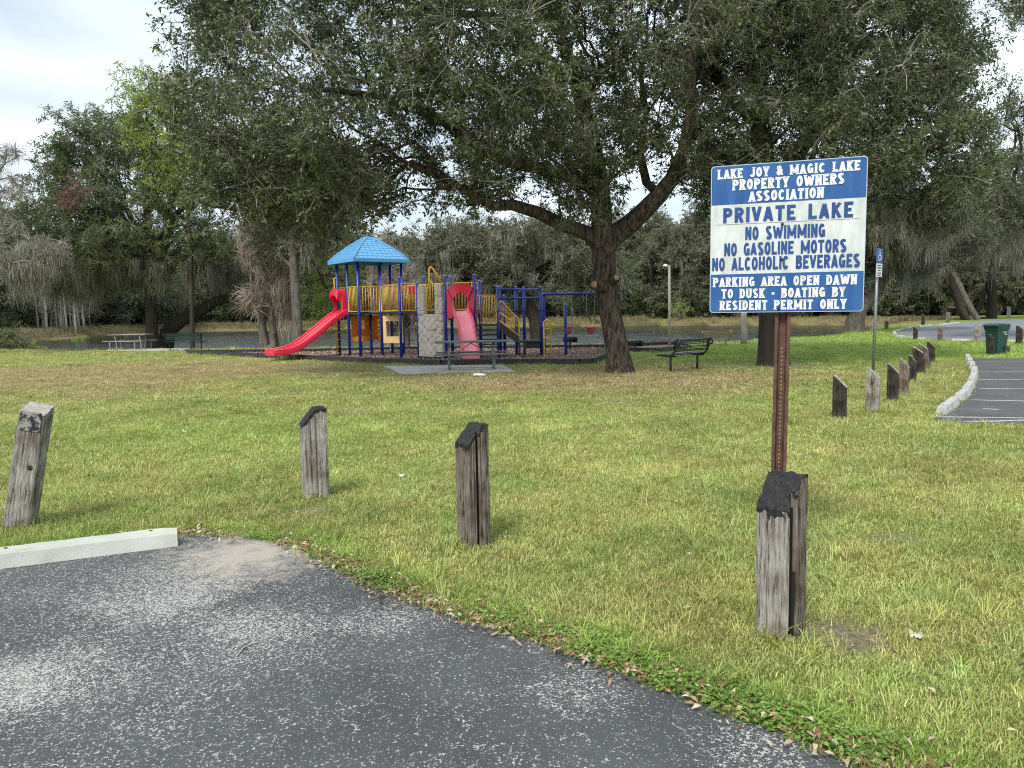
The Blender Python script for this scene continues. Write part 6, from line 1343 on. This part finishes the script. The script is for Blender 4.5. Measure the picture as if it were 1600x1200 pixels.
# --- swing frame right of it
sb = G(850, 556.5); sE = W(957, 457, sb.y + .2); S = empty('swing_frame', (sb.x, sb.y, 0), 0, label='blue swing beam running behind the large oak from a post beside the arch ladder', cat='swing frame')
zt = W(849, 460, sb.y + .35).z; mb = MB(); mb.tube([(0, .3, zt), (sE.x - sb.x, .5, zt)], .045, 10); mb.build('beam', PB, S)
for x_ in (.0, sE.x - sb.x - .02):
    for dy in (-.75, 1.35): 
        if x_ == 0 and dy < 0: continue
        mb = MB(); mb.tube([(x_, .35, zt), (x_ + .05, .35 + dy, -.1)], .045, 10); mb.build('frame_leg', PB, S)
rubber = mat('red_swing_seat', (.50, .10, .11), .6); chain = mat('swing_chain', (.35, .36, .36), .5, .6)
for px, py, lab in ((887.5, 517, 'left red bucket swing seat hanging just behind the short blue post'), (923, 517.5, 'right red bucket swing seat hanging beside the large oak trunk')):
    c_ = W(px, py, sb.y + .4); T = empty('bucket_swing', (c_.x, c_.y, 0), R(15), label=lab, cat='swing', group='red bucket swings'); z = c_.z; mb = MB(); k = 12
    ring0 = [Vector((.16 * math.cos(2 * math.pi * i / k), .13 * math.sin(2 * math.pi * i / k), z + .13)) for i in range(k)]; mb.tube(ring0, .022, 6, closed=True)
    for i in range(k):
        p = ring0[i]; q = Vector((p.x * .8, p.y * .8, z - .02 - .04 * abs(math.sin(i)))); r2_ = ring0[(i + 1) % k]; s2_ = Vector((r2_.x * .8, r2_.y * .8, z - .02 - .04 * abs(math.sin((i + 1) % k))))
        if i % 3 != 1: mb.add([p, r2_, s2_, q], [(0, 1, 2, 3)])
        mb.add([q, s2_, Vector((0, 0, z - .14))], [(0, 1, 2)])
    mb.build('seat', rubber, T)
    for sx in (-.16, .16): mb = MB(); mb.tube([(sx, 0, z + .13), (sx * .9, 0, zt)], .007, 4); mb.build('chain', chain, T)

# --- black border timbers round both bays
bord = mat('border_plastic', (.022, .021, .022), .55, var=.25, vscale=20, bump=.006, bscale=30)
def border(poly, closed, label, h_=.18, segl=1.2, skip=()):
    P_ = [G(*p) for p in poly]; root = empty('playground_border', P_[0], 0, label=label, cat='border'); o0 = P_[0]; n = len(P_)
    for i in range(n if closed else n - 1):
        a_, b_ = P_[i], P_[(i + 1) % n]; L_ = (b_ - a_).length; k = max(1, round(L_ / segl)); d = (b_ - a_).normalized(); ang = math.atan2(d.y, d.x)
        for s_ in range(k):
            c_ = a_.lerp(b_, (s_ + .5) / k) - o0; z0 = gz(c_.x + o0.x, c_.y + o0.y) - o0.z; mb = MB(); mb.bbox((c_.x, c_.y, z0 + h_ / 2 - .03), (L_ / k - .025, .09, h_ + .04), (0, 0, ang), .015); mb.build('border_timber', bord, root)
        nrm = Vector((d.y, -d.x, 0)); mb = MB()
        for r_ in range(2):                   # raised honeycomb ribs on the outer face
            for j in range(int(L_ / .09)):
                c_ = a_ + d * (.05 + j * .09 + (r_ % 2) * .045) + nrm * .0475 - o0; z0 = gz(c_.x + o0.x, c_.y + o0.y) - o0.z + .04 + r_ * .065
                q = [c_ + d * .036 * math.cos(R(60 * t_ + 30)) + Vector((0, 0, z0 + .036 * math.sin(R(60 * t_ + 30)))) for t_ in range(6)]; mb.add(q, [(0, 1, 2, 3, 4, 5)])
        if L_ < 9: mb.build('honeycomb', mat('border_rib', (.05, .05, .05), .45), root, kind='stuff')
    return root
border([(292, 553), (404, 558.5), (480, 562), (569, 567), (690, 570.5), (786, 569.5), (905, 569.5), (925, 568.5), (946, 560), (946, 544.5), (790, 546), (655, 547), (473, 551)], True, 'low black plastic border around the main play area')
border([(949, 549), (976, 549), (1024, 551), (1078, 545.5), (1068, 540), (1040, 539.5), (949, 543.8)], True, 'low black plastic border of the swing bay right of the large oak')

# ================================================================== TABLES, BENCHES AND SMALL THINGS
tabm = mat('grey_coated_mesh', (.17, .18, .165), .6, color2=(.10, .10, .09), vscale=25, rampw=.2); legm = mat('grey_green_steel', (.20, .24, .22), .5, var=.15, vscale=10); silver = mat('galvanised_frame', (.36, .38, .37), .45, .3); planks = mat('tan_table_boards', (.25, .22, .17), .8, var=.2, vscale=10)
def slab(mb, cx, cy, z, lx, ly, th, r_=.02): mb.bbox((cx, cy, z), (lx, ly, th), None, min(r_, th * .45))
def picnic(fb, rz, h, L_, label, style):
    T = empty('picnic_table', fb, rz, label=label, cat='picnic table'); tm, lm = (tabm, legm) if style else (planks, silver)
    for k, (cy, z, wd) in enumerate(((0, h, .72), (-.66, h * .6, .26), (.66, h * .6, .26))):
        nm = 'table_top' if k == 0 else 'bench_seat'; nb = 5 if k == 0 else 2; o = None
        mb = MB(); mb.tube([(-L_ / 2 + .03, cy - wd / 2, z - .03), (L_ / 2 - .03, cy - wd / 2, z - .03), (L_ / 2, cy, z - .03), (L_ / 2 - .03, cy + wd / 2, z - .03), (-L_ / 2 + .03, cy + wd / 2, z - .03), (-L_ / 2, cy, z - .03)], .014, 6, closed=True)
        o = mb.build(nm, lm if not style else tm, T)
        for i in range(nb): s_ = MB(); bw = wd / nb; slab(s_, 0, cy - wd / 2 + bw * (i + .5), z - .015, L_, bw - (.008 if not style else .003), .03, .006); s_.build('board', tm, o)
    for sx in (-1, 1):
        x = sx * (L_ / 2 - .38); mb = MB()
        if style:
            for sy in (-1, 1):
                mb.tube([(x, sy * .13, h - .03), (x, sy * .13, .02)], .032, 8)
                ring = [Vector((x, sy * (.33 + .17 * math.cos(R(t_))), .19 + .17 * math.sin(R(t_)))) for t_ in range(0, 360, 30)]; mb.tube(ring, .022, 6, closed=True)
                mb.tube([(x, sy * .40, .34), (x, sy * .5, h * .6 - .05), (x, sy * .78, h * .6 - .05)], .022, 6); mb.tube([(x, sy * .13, h * .45), (x, sy * .55, h * .6 - .05)], .02, 6)
            mb.tube([(x, -.3, h - .05), (x, .3, h - .05)], .02, 6); mb.tube([(x, -.2, .02), (x, .2, .02)], .03, 6)
        else:
            for sy in (-1, 1):
                mb.tube([(x, sy * .3, h - .04), (x, sy * .22, h * .55), (x, sy * .16, .12), (x, sy * .25, .03), (x, sy * .6, .03), (x, sy * .74, .14), (x, sy * .74, h * .6 - .05), (x, sy * .55, h * .6 - .05)], .025, 8)
            mb.tube([(x, -.3, h - .05), (x, .3, h - .05)], .022, 6)
        mb.build('leg_frame', lm, T)
        mb = MB(); mb.tube([(x * .98, 0, .12 if False else h * .45), (0, 0, h - .06)], .014, 6); mb.build('brace', lm, T)
    return T
fb = G(737, 578); picnic(fb, R(4), W(737, 532.5, fb.y).z - fb.z, 1.98, 'grey metal picnic table on the concrete pad in front of the play structure', True)
fb = G(205, 546.5); picnic(fb, R(-6), W(205, 522, fb.y).z - fb.z, 2.1, 'tan picnic table with pale tubular legs by the lake on the left', False)
mb = MB(); q = [G(167, 548), G(288, 547.5), G(296, 545.5), G(170, 545.8)]; mb.prism([(p.x, p.y) for p in q], -.06, .03); mb.build('concrete_pad', conc, kind='structure')
blackm = mat('black_steel', (.014, .014, .016), .4); greenm = mat('green_coated_mesh', (.012, .048, .038), .5); slatw = mat('tan_slats', (.40, .30, .20), .8, var=.2, vscale=12)
def bench(fb, rz, L_, sm, fm, label, h=.44, bh=.86, open_=True, legs='pedestal'):
    """faces local -y"""
    T = empty('park_bench', fb, rz, label=label, cat='bench')
    mb = MB()
    seat = [(-.30, h - .02), (-.24, h + .005), (.02, h - .015), (.16, h + .0)]; back = [(.20, h + .09), (.26, bh - .1), (.30, bh)]
    for nm, pr, rows in (('seat', seat, 5), ('backrest', back, 4)):
        mb = MB(); a_, b_ = pr[0], pr[-1]; loop = [(-L_ / 2, *a_), (L_ / 2, *a_), (L_ / 2, *b_), (-L_ / 2, *b_)]; mb.tube(loop, .016, 6, closed=True); o = mb.build(nm, fm, T)
        for i in range(rows + 1):
            t_ = (i + .5) / (rows + 1); k = t_ * (len(pr) - 1); j = min(int(k), len(pr) - 2); f = k - j; y, z = pr[j][0] + (pr[j + 1][0] - pr[j][0]) * f, pr[j][1] + (pr[j + 1][1] - pr[j][1]) * f
            s_ = MB(); wdd = .062 if nm == 'seat' else .05
            if nm == 'backrest': s_.bbox((0, y, z), (L_ - .04, .012, wdd * (.5 if open_ else 1.1)), (R(-10), 0, 0), .004)
            else: s_.bbox((0, y, z + .008), (L_ - .04, wdd * 1.0, .014), None, .004)
            s_.build('slat', sm, o)
    for sx in (-1, 1):
        x = sx * (L_ / 2 + .005); mb = MB(); mb.tube([(x, -.33, h - .02), (x, -.1, h - .03), (x, .10, h - .02), (x, .2, h + .08), (x, .25, h + .22), (x, .34, bh - .12), (x, .36, bh - .03), (x, .30, bh + .03), (x, .22, bh - .02), (x, .20, bh - .14), (x, .17, h + .15)], .026, 8); mb.build('end_frame', fm, T)
        x = sx * (L_ / 2 - .12); mb = MB(); mb.tube([(x, -.02, h - .03), (x, -.02, -.05)], .03, 8); mb.box((x, -.02, h - .05), (.05, .38, .03)); mb.box((x, -.02, .01), (.12, .16, .015)); mb.build('leg', fm, T)
    return T
fb = G(1070, 579); fb2 = fb
bench(fb, R(40.5) + math.pi, 1.36, blackm, blackm, 'black metal bench on the grass between the two large oak trunks', bh=.80)
fb = G(290, 547.5); bench(fb, R(180 - 4), 1.85, greenm, blackm, 'dark green metal bench facing the lake on the left', bh=.84, open_=False)
# tan slatted bench farther back
fb = G(1117, 540.5); o = bench(fb, R(180 - 3), 1.15, slatw, slatw, 'small tan wooden bench by the water right of the light pole', bh=.62, h=.3, open_=False)
# light pole
fb = G(1046.5, 541); lz = W(1044, 415, fb.y).z; T = empty('light_pole', fb, 0, label='slender pale concrete light pole with small lamp head by the lake', cat='lamp post'); pole = mat('pale_pole', (.42, .38, .31), .8, var=.12, vscale=4)
mb = MB(); mb.tube([(0, 0, -.3), (-.03, 0, lz - fb.z)], [.062, .05], 10); mb.build('pole', pole, T); mb = MB(); mb.tube([(-.02, 0, lz - fb.z - .03), (-.2, -.05, lz - fb.z + .02)], .025, 6); arm = mb.build('lamp_arm', pole, T)
mb = MB(); mb.dome((-.2, -.06, lz - fb.z - .02), .11, .09, 12); mb.dome((-.2, -.06, lz - fb.z - .02), .10, -.06, 12); mb.build('lamp_head', mat('lamp_glass', (.75, .77, .78), .3), T)
# grill behind the pull-up bar and its twin right of the oak
def grill(px, py, pt, label):
    fb = G(px, py); h = W(px, pt, fb.y).z - fb.z; T = empty('park_grill', fb, R(10), label=label, cat='grill', group='black park grills'); mb = MB(); mb.tube([(0, 0, -.1), (0, 0, h - .2)], .035, 8); mb.build('pedestal', blackm, T)
    mb = MB(); w_, d_, z0, z1 = .5, .38, h - .2, h
    for c_, s_ in (((0, 0, z0), (w_, d_, .012)), ((-w_ / 2, 0, (z0 + z1) / 2), (.012, d_, z1 - z0)), ((w_ / 2, 0, (z0 + z1) / 2), (.012, d_, z1 - z0)), ((0, d_ / 2, (z0 + z1) / 2), (w_, .012, z1 - z0))): mb.box(c_, s_)
    mb.build('fire_box', blackm, T); mb = MB()
    for i in range(9): mb.tube([(-w_ / 2 + .05 + i * .05, -d_ / 2, z1 - .06), (-w_ / 2 + .05 + i * .05, d_ / 2, z1 - .06)], .006, 4)
    mb.build('grate', blackm, T); mb = MB(); mb.tube([(w_ / 2, -.1, z1 - .06), (w_ / 2 + .14, -.1, z1 - .06)], .012, 6); mb.build('handle', blackm, T)
grill(891, 547, 527, 'black pedestal grill behind the short blue post by the water'); grill(992, 545, 533, 'low black pedestal grill just right of the large oak trunk')
# bare grey timber pile in front of the water
fb = G(1162, 538); h = W(1162, 484, fb.y).z - fb.z; T = empty('timber_pile', fb, 0, label='bare grey timber pile by the water left of the second oak', cat='post'); mb = MB(); mb.tube([(0, 0, -.2), (.02, 0, h * .4), (-.01, 0, h * .8), (0, 0, h)], [.15, .14, .13, .12], 12); mb.build('pile_shaft', bark_pale, T); mb = MB(); mb.tube([(0, 0, h + .001), (0, 0, h + .02)], [.12, .10], 12); mb.build('pile_top', cyl_top, T)
# litter
paper = mat('white_paper', (.75, .76, .78), .6, var=.1, vscale=30)
def scrap(px, py, s_, label, m_=paper, seed=0):
    g = random.Random(seed); p = G(px, py); mb = MB(); n = 7; vs = [(s_ * (i / n - .5) + g.gauss(0, s_ * .05), s_ * (j / n - .5) * .7 + g.gauss(0, s_ * .05), .02 + abs(g.gauss(0, s_ * .22))) for j in range(n + 1) for i in range(n + 1)]
    mb.add(vs, [(j * (n + 1) + i, j * (n + 1) + i + 1, (j + 1) * (n + 1) + i + 1, (j + 1) * (n + 1) + i) for j in range(n) for i in range(n)]); o = mb.build('paper_scrap', m_, None, label=label, cat='litter', loc=p); o.rotation_euler.z = g.uniform(0, 3)
scrap(629, 747, .06, 'crumpled white paper scrap on the grass between two bollards', seed=1); scrap(287, 677, .055, 'small white scrap on the grass left of the grey bollard', seed=2)
scrap(1430, 1001, .055, 'pale torn scrap on the grass right of the nearest bollard', mat('tan_paper', (.55, .52, .42), .8), seed=3)
fb = G(750, 588.5); T = empty('plastic_bottle', fb + Vector((0, 0, .04)), R(-12), label='crushed clear plastic bottle with red cap lying below the concrete pad', cat='bottle'); mb = MB(); mb.tube([(-.17, 0, 0), (-.16, 0, .0), (-.05, 0, .008), (.06, 0, -.005), (.11, 0, 0), (.15, 0, 0)], [.02, .045, .04, .046, .035, .016], 10)
mb.build('bottle_body', mat('cloudy_plastic', (.62, .66, .68), .25), T); mb = MB(); mb.tube([(.151, 0, 0), (.175, 0, 0)], .018, 10); mb.build('bottle_cap', RD, T)
# twig on the asphalt
p = [G(370, 1029), G(380, 1016), G(395, 1009), G(415, 1005)]; mb = MB(); mb.tube([q + Vector((0, 0, .012)) for q in p], [.003, .004, .004, .002], 5); o = mb.build('dry_twig', twig_pale, None, label='thin dry twig lying on the worn asphalt', cat='twig')
